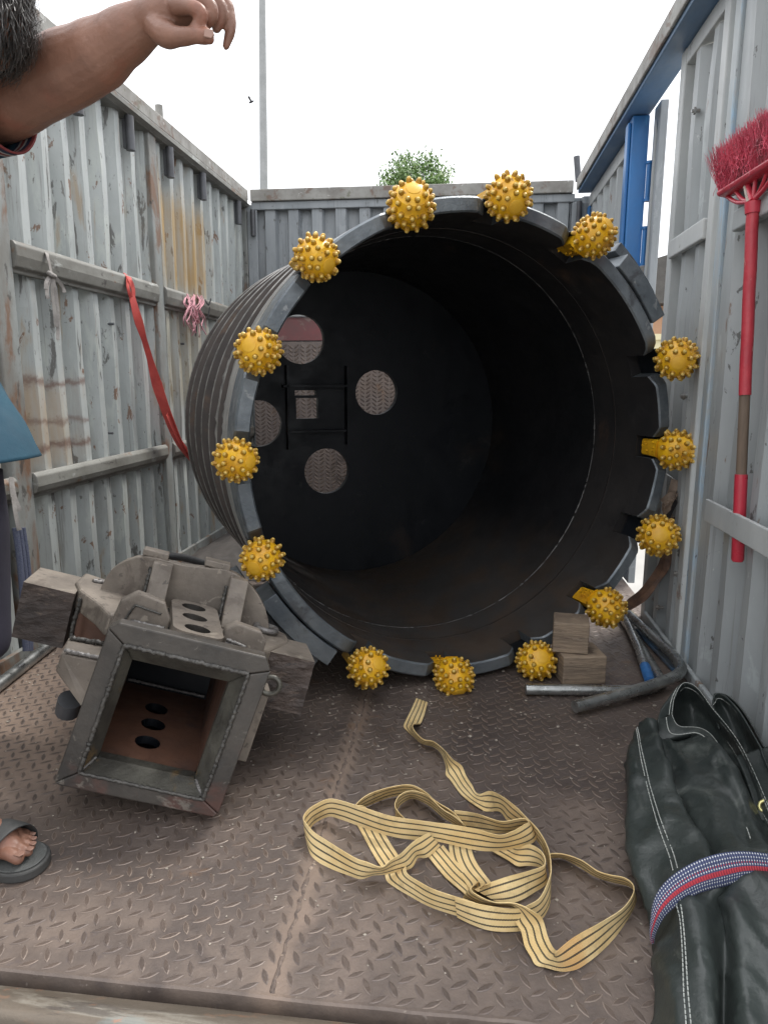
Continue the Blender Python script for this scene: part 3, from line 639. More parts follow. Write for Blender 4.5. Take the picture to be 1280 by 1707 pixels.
# ================================================================== DRIVE HEAD (square socket weldment)
M_RAW = mat('dusty_raw_steel', (.235, .20, .165), (.135, .115, .096), 7, (1, 1, 1), .6, .12, .1, .35, 60,
    spots=[((.10, .08, .065), 9, .54, .64, (1, 1, 1), .75), ((.38, .33, .27), 14, .60, .66, (1, 1, 1), .5), ((.06, .052, .046), 30, .62, .66, (1, 1, 1), .7)])
M_FLANGE = mat('smoked_flange_steel', (.068, .060, .052), (.036, .033, .030), 6, (1, 1, 1), .5, .14, .25, .35, 70,
    spots=[((.10, .05, .04), 3.2, .52, .64, (1, 1, 1), .8), ((.19, .17, .145), 13, .60, .66, (1, 1, 1), .6), ((.16, .145, .125), 40, .62, .66, (1, 1, 1), .6), ((.05, .048, .045), 16, .6, .67, (1, 1, 1), .6)])
M_BOXIN = mat('red_brown_scale_steel', (.17, .085, .055), (.085, .046, .034), 5, (1, 1, 1), .55, .12, .15, .25, 60, spots=[((.04, .035, .035), 7, .55, .68, (1, 1, 1), .7)])
M_FLAME = mat('flame_cut_steel', (.085, .063, .053), (.048, .039, .036), 6, (1, 1, 2), .65, .1, .15, .9, 22, (1, 1, 2.2), spots=[((.17, .13, .105), 13, .58, .66, (1, 1, 2.5), .7), ((.03, .027, .026), 20, .58, .66, (1, 1, 2), .7)], bdist=.014)
M_LINER = mat('ground_weld_steel', (.125, .12, .10), (.058, .055, .048), 9, (1, 1, 1), .42, .15, .4, .4, 80, spots=[((.20, .13, .06), 7, .58, .66, (1, 1, 1), .7), ((.08, .08, .08), 14, .6, .66, (1, 1, 1), .6)])
_R3 = [[.9595, .2291, -.1637], [.1313, .1501, .9799], [-.249, .9618, -.1139]]
DX, DY, DN = (V(_R3[0][i], _R3[1][i], _R3[2][i]) for i in range(3)); DT = V(-.686, 1.453, .258)
RX, RY = V(.9335, .1277, -.2426), V(.3369, .1675, .9556)      # the flange face sits slightly askew on its box
def D(x, y, n):
    w = min(max((n-.05)/.25, 0), 1)
    return DT+(RX*(1-w)+DX*w)*(x-.2*n)+(RY*(1-w)+DY*w)*y+DN*n
head = thing('drive_head', (-.70, 1.65, 0), 'heavy welded square steel drive socket with thick flange lying left of the barrel', 'drive head')
def dbuild(m, name, mt, **k):
    m.v = [D(p.x, p.y, p.z) for p in m.v]; return m.build(name, mt, head, **k)
def dbox(name, a, b, mt, **k): m = MB(); m.box(a, b); return dbuild(m, name, mt, **k)
def dprism(name, poly, ext, mt, **k): m = MB(); m.prism(poly, ext); return dbuild(m, name, mt, **k)
S, I = .2, .152   # half outside, half inside
dprism('flange_bar', [(-S+.02, S, 0), (S-.022, S, 0), (S, S-.03, 0), (I, I, 0), (-I, I, 0), (-S, S-.018, 0)], (0, 0, .042), M_FLANGE, bevel=.004)
dprism('flange_bar', [(-S, -S, 0), (-S+.012, -S-.004, 0), (S-.01, -S, 0), (S, -S+.01, 0), (I, -I-.012, 0), (-I, -I-.012, 0)], (0, 0, .046), M_FLANGE, bevel=.004)
dprism('flange_bar', [(-S, S-.019, 0), (-I-.001, I-.001, 0), (-I-.001, -I-.011, 0), (-S, -S+.001, 0)], (0, 0, .043), M_FLANGE, bevel=.003)
dprism('flange_bar', [(S, S-.031, 0), (S, -S+.011, 0), (I+.001, -I-.011, 0), (I+.001, I-.001, 0)], (0, 0, .041), M_FLANGE, bevel=.003)
IB = .122; yb = -.142; yt = .105
lin = [((-I, I), (I, I), (IB, yt), (-IB, yt)), ((-I, -I-.012), (I, -I-.012), (IB, yb), (-IB, yb)), ((-I, I), (-I, -I-.012), (-IB, yb), (-IB, yt)), ((I, I), (I, -I-.012), (IB, yb), (IB, yt))]
for i, (a, b, c, d) in enumerate(lin):
    m = MB(); q = [(a[0], a[1], .004), (b[0], b[1], .004), (c[0], c[1], .052), (d[0], d[1], .052), (d[0], d[1], .085), (a[0], a[1], .085), (c[0], c[1], .085), (b[0], b[1], .085)]
    m.add(q, [(0, 1, 2, 3), (3, 2, 6, 4), (0, 3, 4, 5), (1, 7, 6, 2), (5, 4, 6, 7), (0, 5, 7, 1)]); dbuild(m, 'liner_bar', M_LINER, bevel=.003)
def bead(pts, r, seed, name='weld_bead', mt=M_WELD, step=.0042):
    r *= .5
    P_ = [D(*p) for p in pts]; o = []
    for a, b in zip(P_, P_[1:]):
        n = max(2, int((b-a).length/step)); o += [a.lerp(b, k/n) for k in range(n)]
    o.append(P_[-1]); rr = [r*(1+.45*noise.noise(V(i*.75, seed, 2))+.12*((i % 3)-1)) for i in range(len(o))]
    o = [p+V(noise.noise(V(i*.4, seed, 0)), noise.noise(V(i*.4, seed, 7)), noise.noise(V(i*.4, seed, 9)))*r*.5 for i, p in enumerate(o)]
    m = MB(); m.tube(o, rr, 7); return m.build(name, mt, head, smooth=70)
M_BEADD = mat('dull_weld_bead', (.095, .09, .082), (.045, .043, .04), 50, (1, 1, 1), .42, .15, .4, .6, 150)
bead([(-I, I, .0), (I, I, .0)], .012, 1, mt=M_BEADD); bead([(I, I, .0), (I, -I-.01, .0)], .011, 2, mt=M_BEADD)
bead([(I, -I-.012, .0), (-I, -I-.012, .0)], .009, 3, mt=M_BEADD); bead([(-I, -I-.01, .0), (-I, I, .0)], .012, 4, mt=M_BEADD)
bead([(IB+.004, yb, .046), (I-.004, -I-.008, .01)], .009, 5); bead([(-IB-.004, yb, .046), (-I+.004, -I-.008, .01)], .008, 6)
# box tube behind the flange
hb = [circ(-.018, .187, .034, 24, .036), circ(-.018, .299, .034, 24, .036), circ(-.018, .408, .034, 24, .036)]
m = MB(); plate(m, rect(-.155, .088, .155, .56), hb, lambda x, y, d: V(x, -.125-.02-d, y), .022); dbuild(m, 'box_wall', [M_BOXIN, M_INSIDE])
ht = [circ(.0165, .137, .034, 24, .031), circ(.0165, .242, .034, 24, .031), circ(.0165, .345, .034, 24, .031)]
m = MB(); plate(m, rect(-.155, .044, .155, .56), ht, lambda x, y, d: V(x, .125+d, y), .03); dbuild(m, 'box_wall', [M_RAW, M_FLANGE])
dbox('box_wall', (-.155, -.144, .046), (-.127, .124, .56), M_BOXIN); dbox('box_wall', (.127, -.144, .046), (.155, .124, .56), M_BOXIN)
dbox('back_plate', (-.20, -.19, .562), (.20, .20, .60), M_INSIDE, bevel=.004)  # near-black, painting the unlit back of the socket
bead([(-.12, -.13, .545), (.12, -.13, .545)], .008, 11)
dbox('hole_backing_plate', (-.20, -.195, .10), (.20, -.185, .56), M_INSIDE)  # added under the box so that its bottom holes look dark
# pin plate with three holes
def rrect(x0, y0, x1, y1, r, n=6):
    o = []
    for cx, cy, a0 in ((x1-r, y1-r, 0), (x0+r, y1-r, 90), (x0+r, y0+r, 180), (x1-r, y0+r, 270)):
        for k in range(n+1): a = R(a0+90*k/n); o.append((cx+r*math.cos(a), cy+r*math.sin(a)))
    return o
m = MB(); plate(m, rrect(-.048, .085, .084, .40, .035), ht, lambda x, y, d: V(x, .157+d, y), .034); dbuild(m, 'pin_plate', [M_RAW, M_FLANGE], bevel=.002)  # hole walls darker: shade inside the holes painted in
bead([(-.052, .160, .10), (-.052, .160, .38)], .007, 12, mt=M_BEADD); bead([(.088, .160, .10), (.088, .160, .38)], .007, 13)
# arched back plate, posts, tabs
arch = [(-.254, .02), (-.252, .17), (-.246, .20), (-.236, .222), (-.220, .243), (-.200, .261), (-.175, .277), (-.148, .286), (-.120, .289), (-.04, .286), (.085, .303), (.115, .298), (.145, .287), (.172, .270), (.198, .247), (.222, .217), (.238, .188), (.248, .155), (.25, .02)]
dprism('arch_plate', [(x, y, .415) for x, y in arch], (0, 0, .034), M_RAW, bevel=.003)
dbox('tab', (-.16, .287, .42), (-.085, .306, .47), M_RAW, bevel=.003); dbox('tab', (.02, .299, .42), (.095, .318, .47), M_RAW, bevel=.003)
dprism('post', [(-.122, .158, .325), (-.122, .284, .375), (-.122, .284, .414), (-.122, .158, .414)], (.056, 0, 0), M_RAW, bevel=.003)
dprism('post', [(.100, .158, .325), (.100, .292, .375), (.100, .292, .414), (.100, .158, .414)], (.052, 0, 0), M_RAW, bevel=.003)
bead([(-.146, .16, .30), (-.128, .17, .375), (-.126, .26, .402)], .013, 21, mt=M_BEADD); bead([(.094, .165, .37), (.096, .26, .402)], .012, 22, mt=M_BEADD)
# gussets either side of the pin plate
dprism('gusset', [(-.200, .120, .17), (-.186, .207, .17), (-.150, .238, .17), (-.077, .228, .17), (-.052, .188, .17), (-.052, .157, .17), (-.15, .157, .17)], (0, 0, .036), M_RAW, bevel=.005)
dprism('gusset', [(.091, .157, .17), (.093, .200, .17), (.117, .219, .17), (.184, .212, .17), (.204, .190, .17), (.203, .11, .17), (.16, .11, .17), (.157, .157, .17)], (0, 0, .036), M_RAW, bevel=.005)
bead([(-.15, .163, .163), (-.062, .163, .163)], .014, 31); bead([(-.165, .165, .165), (-.150, .205, .167), (-.08, .198, .167)], .006, 32, mt=M_BEADD)
bead([(.10, .163, .163), (.15, .160, .163)], .014, 33); bead([(.10, .175, .16), (.15, .168, .16), (.168, .125, .163)], .009, 34)
dbox('weld_pad', (-.145, .150, .045), (-.06, .172, .075), M_RAW, bevel=.004)
# rounded ear lugs
dprism('ear_lug', [(-.205, .162, .19), (-.24, .162, .27), (-.303, .162, .36), (-.330, .162, .44), (-.326, .162, .57), (-.17, .162, .52), (-.17, .162, .21)], (0, -.062, 0), M_RAW, bevel=.010, seg=3)
dprism('ear_lug', [(.206, .157, .19), (.30, .150, .36), (.308, .150, .40), (.307, .150, .45), (.26, .155, .48), (.16, .157, .48), (.16, .157, .21)], (0, -.062, 0), M_RAW, bevel=.010, seg=3)
bead([(-.285, .166, .47), (-.235, .166, .49)], .014, 41); bead([(-.27, .166, .50), (-.22, .166, .46)], .012, 42)
ey = [D(.235+.030*math.cos(w), .166, .40+.030*math.sin(w)) for w in [i*.2618 for i in range(25)]]
m = MB(); m.tube(ey, .009, 8); m.build('weld_ring', M_WELD, head, smooth=70)
# big drive keys left and right
def rough_block(name, x0, x1, y0, y1, n0, n1, seed, taper=0.0):
    m = MB(); rows = []
    N = 14
    def pt(a, b, c): return V(x0+(x1-x0)*a, y0+(y1-y0)*b, n0+(n1-n0)*c)
    rows = []
    for j in range(N+1):
        b = j/N; rw = []
        for i in range(N+1):
            a = i/N; q = .007*noise.noise(V(a*3, b*9, seed))+.005*noise.noise(V(a*7, b*22, seed+2)) if 0 < j < N else 0
            rw.append(pt(a, b, 0)+V(0, 0, q-taper*(1-b)))
        rows.append(rw)
    m.grid(rows); b0 = 0
    def vi(j, i): return j*(N+1)+i
    c = [pt(0, 0, 1), pt(1, 0, 1), pt(1, 1, 1), pt(0, 1, 1)]; k = len(m.v); m.v += c
    top = [vi(N, i) for i in range(N+1)]; bot = [vi(0, i) for i in range(N+1)]; L_ = [vi(j, 0) for j in range(N+1)]; R_ = [vi(j, N) for j in range(N+1)]
    m.f += [tuple(top+[k+2, k+3]), tuple(bot+[k+1, k]), tuple(L_+[k+3, k]), tuple(R_+[k+2, k+1]), (k, k+1, k+2, k+3)]; m.m = [0]*(N*N)+[1, 1, 0, 0, 0]
    return dbuild(m, name, [M_FLAME, M_RAW], smooth=35)
rough_block('drive_key', -.455, -.312, -.01, .150, .345, .545, 3)
rough_block('drive_key', .235, .362, -.005, .146, .245, .41, 9)
dprism('lower_lug', [(-.29, .075, .07), (-.29, .030, .07), (-.205, -.03, .05), (-.157, -.04, .05), (-.157, .085, .05)], (0, 0, .13), M_RAW, bevel=.004)
bead([(-.285, .082, .075), (-.17, .090, .06)], .011, 51); bead([(-.285, .08, .18), (-.2, .09, .17)], .013, 52, mt=M_BEADD)
bead([(-.292, .145, .335), (-.296, .06, .335), (-.290, .005, .335)], .012, 53, mt=M_BEADD)
m = MB(); m.tube([D(-.236, -.05, .12), D(-.236, -.09, .14)], .03, 14); m.build('pin_end', M_DARKSTEEL, head, smooth=40)
ey = [D(.232+.024*math.cos(w), .104+.022*math.sin(w), .10) for w in [i*.2618 for i in range(25)]]
m = MB(); m.tube(ey, .007, 8); m.build('lifting_eye', M_LINER, head, smooth=70)
dbox('side_plate', (.157, -.10, .10), (.238, .09, .16), M_RAW, bevel=.004)
dbox('side_plate', (-.292, -.06, .36), (-.157, .10, .40), M_BOXIN)
dbox('side_plate', (.157, -.06, .30), (.236, .10, .36), M_BOXIN)
# two wooden chocks under the back keep it from rolling: its own lower corner and back plate rest on the floor

# ================================================================== LOOSE THINGS
# ---- yellow lashing strap: a ribbon of constant width laid down station by station
def strap_mat():
    m = bpy.data.materials.new('yellow_striped_webbing'); m.use_nodes = True; N, L = _nodes(m); p = N['Principled BSDF']
    uv = N.new('ShaderNodeUVMap'); uv.uv_map = 'UVMap'; s = N.new('ShaderNodeSeparateXYZ'); L.new(uv.outputs[0], s.inputs[0])
    n = tex_noise(m, 11, 5, .6); base = mixc(m, ramp(m, n, .35, .65), (.78, .60, .31), (.68, .49, .22))
    base = mixc(m, ramp(m, tex_noise(m, 5, 4, .5), .60, .72, 0, .55), base, (.56, .25, .07)); base = mixc(m, ramp(m, tex_noise(m, 18, 7, .7), .52, .72, 0, .6), base, (.30, .225, .12))
    # chevron weave: the lines wobble tooth by tooth
    tooth = math2(m, 'MULTIPLY', math2(m, 'ABSOLUTE', math2(m, 'SUBTRACT', math2(m, 'FRACT', math2(m, 'MULTIPLY', s.outputs[1], 190.0), 0), .5), 0), .022)
    u = math2(m, 'ADD', s.outputs[0], tooth); f = None
    for c in (.20, .49, .78):
        d = math2(m, 'ABSOLUTE', math2(m, 'SUBTRACT', u, c+.005), 0); k = ramp(m, d, .028, .044, 1, 0); f = k if f is None else math2(m, 'MAXIMUM', f, k)
    c = mixc(m, math2(m, 'MULTIPLY', f, .93), base, (.035, .030, .024)); L.new(c, p.inputs['Base Color']); p.inputs['Roughness'].default_value = .75
    w = math2(m, 'SINE', math2(m, 'MULTIPLY', s.outputs[1], 2400.0), 0); w2 = math2(m, 'SINE', math2(m, 'MULTIPLY', s.outputs[0], 110.0), 0)
    b = N.new('ShaderNodeBump'); b.inputs['Strength'].default_value = .5; b.inputs['Distance'].default_value = .0012
    L.new(math2(m, 'ADD', w, math2(m, 'MULTIPLY', w2, .5)), b.inputs['Height']); L.new(b.outputs[0], p.inputs['Normal']); return m
M_STRAP = strap_mat()
SW = .050
def z1(x, y): return (490+x/4.2667, 1150+y/4.2667)
def z2(x, y): return (490+x/4.2667, 1290+y/4.2667)
def z3(x, y): return (720+x/3.5556, 1290+y/3.5556)
def stand(bot, top, z0=.004, flat=False):
    B = fl(*bot, z0)
    if flat:
        T = fl(*top, z0+.003); d = T-B; return B, B+d.normalized()*SW
    d = ray(*top).normalized(); oc = CO-B; b = oc.dot(d); c = oc.dot(oc)-SW*SW; q = b*b-c
    if q <= 0: T = CO+d*(-b); T = B+(T-B).normalized()*SW
    else: T = CO+d*(-b-math.sqrt(q))
    if T.z < z0*.6: T = fl(*top, z0*.6); T = B+(T-B).normalized()*SW
    return B, T
def ribbon(mb, st, n=10, u0=0.0, th=.0016, sub=4):
    """st: list of (B, T) edge points"""
    Bs = crom([s[0] for s in st], n); Ts = crom([s[1] for s in st], n); L = u0
    rows = []; b = len(mb.v)
    for i in range(len(Bs)):
        if i: L += ((Bs[i]-Bs[i-1]).length+(Ts[i]-Ts[i-1]).length)/2
        w = Ts[i]-Bs[i]; w = w.normalized()*SW if w.length > 1e-5 else V(0, 0, SW); m_ = (Bs[i]+Ts[i])/2
        t = (Bs[min(i+1, len(Bs)-1)]+Ts[min(i+1, len(Bs)-1)]-Bs[max(i-1, 0)]-Ts[max(i-1, 0)]).normalized(); nn = w.cross(t).normalized()
        row = []
        for k in range(sub+1):
            q = k/sub; cup = .0018*math.sin(q*3.1416)*math.sin(L*37)
            p = m_+w*(q-.5)+nn*(th/2+cup); p.z = max(p.z, .0012); row.append((p, q, L))
        for k in range(sub, -1, -1):
            q = k/sub; cup = .0018*math.sin(q*3.1416)*math.sin(L*37)
            p = m_+w*(q-.5)-nn*(th/2-cup); p.z = max(p.z, .0008); row.append((p, q, L))
        for p, q, l in row: mb.uv[len(mb.v)] = (q, l); mb.v.append(p)
    k = 2*(sub+1)
    for i in range(len(Bs)-1):
        for j in range(k): mb.f.append((b+i*k+j, b+i*k+(j+1) % k, b+(i+1)*k+(j+1) % k, b+(i+1)*k+j)); mb.m.append(0)
    mb.f += [tuple(b+j for j in range(k)), tuple(b+(len(Bs)-1)*k+j for j in range(k))]; mb.m += [0, 0]
    return L
sm = MB()
# free tail, then the long run round the right side and along the front
run = [stand((694, 1164), (715.5, 1172), .003, True), stand((683, 1187.5), (709, 1192), .003, True), stand((674, 1206), (701, 1206), .006, True),
       stand((678, 1218), (689, 1207), .004), stand((689, 1228), (690, 1217), .004), stand((703, 1239.5), (705, 1232), .004), stand((722, 1245), (722, 1236), .005), stand((735, 1256), (739, 1249), .006)]
run2 = [stand((743, 1277), (755, 1266), .006), stand((750, 1300), (771, 1290.6), .003, True), stand((767, 1323), (789, 1306), .004, True),
       stand((793, 1343.4), (801.5, 1309.7), .005, True), stand((829.7, 1352), (832.5, 1325), .006), stand(z3(450, 278), z3(485, 185), .010), stand(z3(560, 330), z3(550, 250), .014), stand(z3(645, 430), z3(630, 335), .012),
       stand(z3(690, 560), z3(688, 445), .008), stand(z3(702, 690), z3(705, 560), .006), stand(z3(690, 790), z3(690, 630), .004), stand(z3(645, 866), z3(645, 725), .004), stand(z3(590, 905), z3(585, 770), .004), stand(z3(510, 932), z3(490, 800), .004),
       stand(z3(330, 925), z3(310, 778), .004), stand(z3(150, 850), z3(135, 735), .004), stand(z2(1280, 1045), z2(1285, 917), .004), stand(z2(1000, 958), z2(1010, 828), .003), stand(z2(830, 872), z2(895, 770), .004), stand(z2(705, 798), z2(800, 700), .003),
       stand(z2(640, 700), z2(770, 630), .003, True), stand(z2(545, 540), z2(680, 520), .003, True), stand(z2(440, 350), z2(560, 330), .003, True), stand(z2(405, 285), z2(500, 232), .004), stand(z2(438, 262), z2(440, 222), .004),
       stand(z2(530, 225), z2(530, 145), .004), stand(z2(670, 170), z2(680, 96), .004), stand(z2(825, 150), z2(825, 78), .006), stand(z2(920, 190), z2(930, 125), .008), stand(z2(1020, 262), z2(1010, 195), .010), stand(z2(1100, 330), z2(1130, 270), .012),
       stand(z2(1150, 400), z2(1200, 350), .008), stand(z2(1100, 480), z2(1190, 470), .006, True), stand(z2(1110, 580), z2(1215, 570), .006, True), stand(z2(1155, 690), z2(1265, 665), .006, True), stand(z3(205, 655), z3(285, 645), .008, True), stand(z3(262, 700), z3(312, 660), .012)]
L = ribbon(sm, run+run2, 8)
# inner loops lying over one another
a = [stand(z3(380, 758), z3(250, 685), .008), stand(z3(490, 762), z3(400, 622), .006), stand(z3(600, 705), z3(520, 590), .008), stand(z3(672, 655), z3(640, 555), .012), stand(z3(680, 610), z3(670, 525), .016), stand(z3(640, 555), z3(655, 470), .018), stand(z3(560, 545), z3(600, 425), .014, False), stand(z3(455, 515), z3(520, 420), .010, True), stand(z3(350, 455), z3(420, 395), .008, True)]
ribbon(sm, a, 8, 1.1)
b = [stand(z3(180, 325), z3(130, 215), .010), stand(z3(300, 345), z3(250, 232), .012), stand(z3(440, 350), z3(400, 280), .014), stand(z3(530, 330), z3(500, 268), .018), stand(z3(590, 330), z3(548, 264), .022), stand(z3(618, 360), z3(572, 285), .024), stand(z3(600, 405), z3(545, 300), .024), stand(z3(520, 432), z3(480, 338), .022), stand(z3(390, 455), z3(395, 362), .020),
     stand(z3(265, 452), z3(250, 325), .018), stand(z3(120, 420), z3(110, 300), .018), stand(z2(1000, 478), z2(990, 345), .018), stand(z2(730, 452), z2(700, 302), .018), stand(z2(480, 376), z2(490, 238), .018), stand(z2(330, 322), z2(340, 192), .016), stand(z2(250, 304), z2(240, 180), .012), stand(z2(165, 340), z2(130, 232), .008), stand(z2(118, 385), z2(80, 280), .005), stand(z2(88, 440), z2(68, 318), .004),
     stand(z2(98, 510), z2(85, 350), .003), stand(z2(135, 595), z2(150, 415), .003), stand(z2(250, 668), z2(290, 510), .003), stand(z2(390, 722), z2(430, 595), .003), stand(z2(478, 748), z2(520, 628), .005), stand(z2(560, 722), z2(600, 660), .010), stand(z2(640, 715), z2(640, 655), .014), stand(z2(740, 695), z2(690, 610), .016), stand(z2(835, 668), z2(755, 570), .016), stand(z2(880, 600), z2(830, 500), .014), stand(z2(950, 592), z2(890, 455), .010), stand(z2(1040, 510), z2(960, 420), .008)]
ribbon(sm, b, 8, 2.7)
c = [stand(z2(735, 345), z2(800, 330), .012), stand(z2(722, 300), z2(740, 268), .010), stand(z2(735, 250), z2(718, 215), .008), stand(z2(775, 205), z2(755, 150), .008), stand(z2(850, 175), z2(835, 120), .010), stand(z2(960, 225), z2(945, 150), .014), stand(z2(1060, 310), z2(1050, 245), .016), stand(z2(1160, 370), z2(1140, 300), .018), stand(z2(1230, 430), z2(1200, 350), .016)]
ribbon(sm, c, 8, 4.9)
d = [stand(z2(955, 590), z2(1045, 520), .005, True), stand(z2(1075, 735), z2(1155, 650), .005, True), stand(z2(1230, 880), z2(1290, 790), .006, True), stand(z3(190, 730), z3(230, 680), .010), stand(z3(290, 775), z3(300, 735), .018), stand(z3(390, 785), z3(380, 762), .026), stand(z3(455, 790), z3(470, 764), .034), stand(z3(478, 800), z3(520, 776), .038), stand(z3(492, 835), z3(590, 810), .030, False),
     stand(z3(520, 920), z3(655, 885), .020, True), stand(z3(548, 1020), z3(695, 975), .010, True), stand(z3(590, 1095), z3(728, 1050), .006, True), stand(z3(680, 1150), z3(736, 1062), .006, False), stand(z3(800, 1170), z3(740, 1050), .004), stand(z3(905, 1130), z3(850, 962), .004), stand(z3(1050, 1005), z3(1000, 880), .004), stand(z3(1150, 872), z3(1125, 800), .004), stand(z3(1205, 765), z3(1188, 715), .004), stand(z3(1200, 700), z3(1188, 655), .004), stand(z3(1160, 665), z3(1135, 615), .004), stand(z3(1060, 640), z3(1050, 598), .004), stand(z3(960, 605), z3(980, 575), .006), stand(z3(860, 545), z3(880, 510), .004), stand(z3(770, 500), z3(775, 475), .004), stand(z3(695, 500), z3(700, 472), .006)]
ribbon(sm, d, 8, 6.2)
tag(sm.build('lashing_strap', M_STRAP, smooth=60), 'yellow webbing strap with dark stripes lying in loose loops on the floor', 'strap')

# ---- folded dark green tarpaulin against the right wall
def tarp_mat():
    def ex(m, c):
        f = ramp(m, tex_noise(m, 11, 9, .72, dist=.6), .52, .72, 0, .65); c = mixc(m, f, c, (.105, .115, .105))
        f = ramp(m, tex_noise(m, 60, 5, .7), .66, .72, 0, .5); return mixc(m, f, c, (.20, .20, .19))
    return mat('green_black_tarpaulin', (.034, .041, .038), (.020, .025, .024), 3, (1, 1, 1), .40, .12, 0, .55, 9, extra=ex, spec=.45, bdist=.014)
M_TARP = tarp_mat(); M_THREAD = mat('pale_stitching', (.42, .43, .40), (.30, .32, .30), 60, rough=.8, bump=0)
def atp(t): return at(t[0], t[1], t[2])
crv = [
 [fl_ for fl_ in (V(.47, 1.83, .0), V(.435, 1.64, 0), V(.41, 1.45, 0), V(.392, 1.30, 0), V(.40, 1.215, .0), V(.385, 1.13, 0), V(.38, 1.03, 0), V(.375, .93, 0), V(.37, .85, 0))],
 [(1055,1232,1.80),(1046,1285,1.64),(1048,1372,1.46),(1064,1462,1.31),(1086,1540,1.215),(1088,1600,1.13),(1092,1690,1.03),(1093,1800,.93),(1100,1900,.85)],
 [(1061,1215,1.81),(1070,1272,1.65),(1085,1337,1.51),(1106,1402,1.37),(1134,1480,1.235),(1133,1530,1.15),(1138,1620,1.05),(1148,1730,.95),(1160,1830,.87)],
 [(1085,1203,1.80),(1107,1262,1.64),(1132,1330,1.50),(1163,1398,1.36),(1184,1455,1.24),(1176,1525,1.14),(1182,1620,1.04),(1193,1730,.94),(1205,1830,.86)],
 [(1095,1232,1.78),(1121,1305,1.60),(1150,1378,1.46),(1178,1432,1.35),(1196,1472,1.25),(1208,1545,1.15),(1206,1645,1.06),(1206,1760,.97),(1215,1860,.89)],
 [(1120,1240,1.77),(1152,1295,1.60),(1184,1358,1.45),(1208,1408,1.34),(1218,1450,1.245),(1224,1520,1.14),(1230,1620,1.04),(1240,1730,.94),(1250,1830,.86)],
 [(1148,1232,1.77),(1182,1268,1.63),(1215,1332,1.50),(1241,1390,1.38),(1248,1438,1.26),(1262,1510,1.15),(1275,1620,1.04),(1290,1730,.94),(1300,1830,.86)],
 [(1166,1220,1.78),(1203,1254,1.65),(1237,1322,1.51),(1260,1382,1.39),(1280,1428,1.27),(1300,1500,1.16),(1325,1610,1.04),(1350,1720,.94),(1365,1820,.86)],
 [(1190,1262,1.76),(1228,1312,1.64),(1268,1372,1.50),(1300,1412,1.38),(1330,1440,1.27),(1360,1510,1.16),(1395,1610,1.04),(1420,1720,.94),(1440,1820,.86)],
 [V(.70,1.80,.06),V(.72,1.65,.08),V(.74,1.5,.11),V(.74,1.38,.15),V(.74,1.28,.18),V(.74,1.15,.22),V(.74,1.04,.23),V(.74,.94,.22),V(.74,.86,.2)],
 [V(.805,1.80,.05),V(.81,1.65,.05),V(.81,1.5,.05),V(.81,1.38,.05),V(.81,1.28,.05),V(.81,1.15,.05),V(.81,1.04,.05),V(.81,.94,.05),V(.81,.86,.05)],
 [V(.78,1.82,0),V(.79,1.65,0),V(.79,1.5,0),V(.79,1.38,0),V(.79,1.28,0),V(.79,1.15,0),V(.79,1.04,0),V(.79,.94,0),V(.79,.86,0)]]
long_ = [crom([p if isinstance(p, Vector) else atp(p) for p in c], 9) for c in crv]
rows = []
for i in range(len(long_[0])):
    rows.append(crom([l[i] for l in long_], 8))
def wrinkle(p, k, s):
    q = p*1.0; r1 = 1-abs(noise.noise(V(q.x*9, q.y*4, q.z*9+s))*2); r2 = 1-abs(noise.noise(V(q.x*17+q.y*9, q.y*8-q.x*6, q.z*17+s*3))*2)
    pl_ = math.exp(-((q.y-1.23-.25*(q.x-.5))/.10)**2)*noise.noise(V(q.x*26, q.y*3, s+4))*1.6
    return k*(.9*max(r1, 0)**3+.5*max(r2, 0)**4+.7*noise.noise(V(q.x*5, q.y*5, s))+pl_)
def crumple(rows, k, s):
    o = []
    for i, r in enumerate(rows):
        w = []
        for j, p in enumerate(r):
            a = rows[min(i+1, len(rows)-1)][j]-rows[max(i-1, 0)][j]; b = r[min(j+1, len(r)-1)]-r[max(j-1, 0)]
            n = a.cross(b); n = n.normalized() if n.length > 1e-9 else V(0, 0, 1)
            if n.z < 0 and abs(n.z) > .2: n = -n
            q = p+n*wrinkle(p, k, s); q.z = max(q.z, .003); q.x = min(q.x, .815); w.append(q)
        o.append(w)
    return o
rows = crumple(rows, .0125, 3); rows0 = rows
tarp = thing('tarpaulin', (.58, 1.4, 0), 'dark green tarpaulin folded into a bundle against the grey wall by the broom', 'tarpaulin')
m = MB(); m.grid(rows); n = len(rows[0])
for e in (0, len(rows)-1): m.f.append(tuple(e*n+j for j in range(n))); m.m.append(0)
body = m.build('folded_sheet', M_TARP, tarp, smooth=180)
def sheet(name, A, B, nseg=7, ncr=8, k=.004, s=0, th=.004, extra=None):
    """cloth between measured long edges: list of edge curves"""
    cs = [crom([p if isinstance(p, Vector) else atp(p) for p in c], nseg) for c in A]
    rows = [crom([c[i] for c in cs], ncr) for i in range(len(cs[0]))]
    rows = crumple(rows, k, s); m = MB(); m.grid(rows)
    o = m.build(name, M_TARP, tarp, smooth=180); sd = o.modifiers.new('cloth', 'SOLIDIFY'); sd.thickness = th; sd.offset = 0; return rows
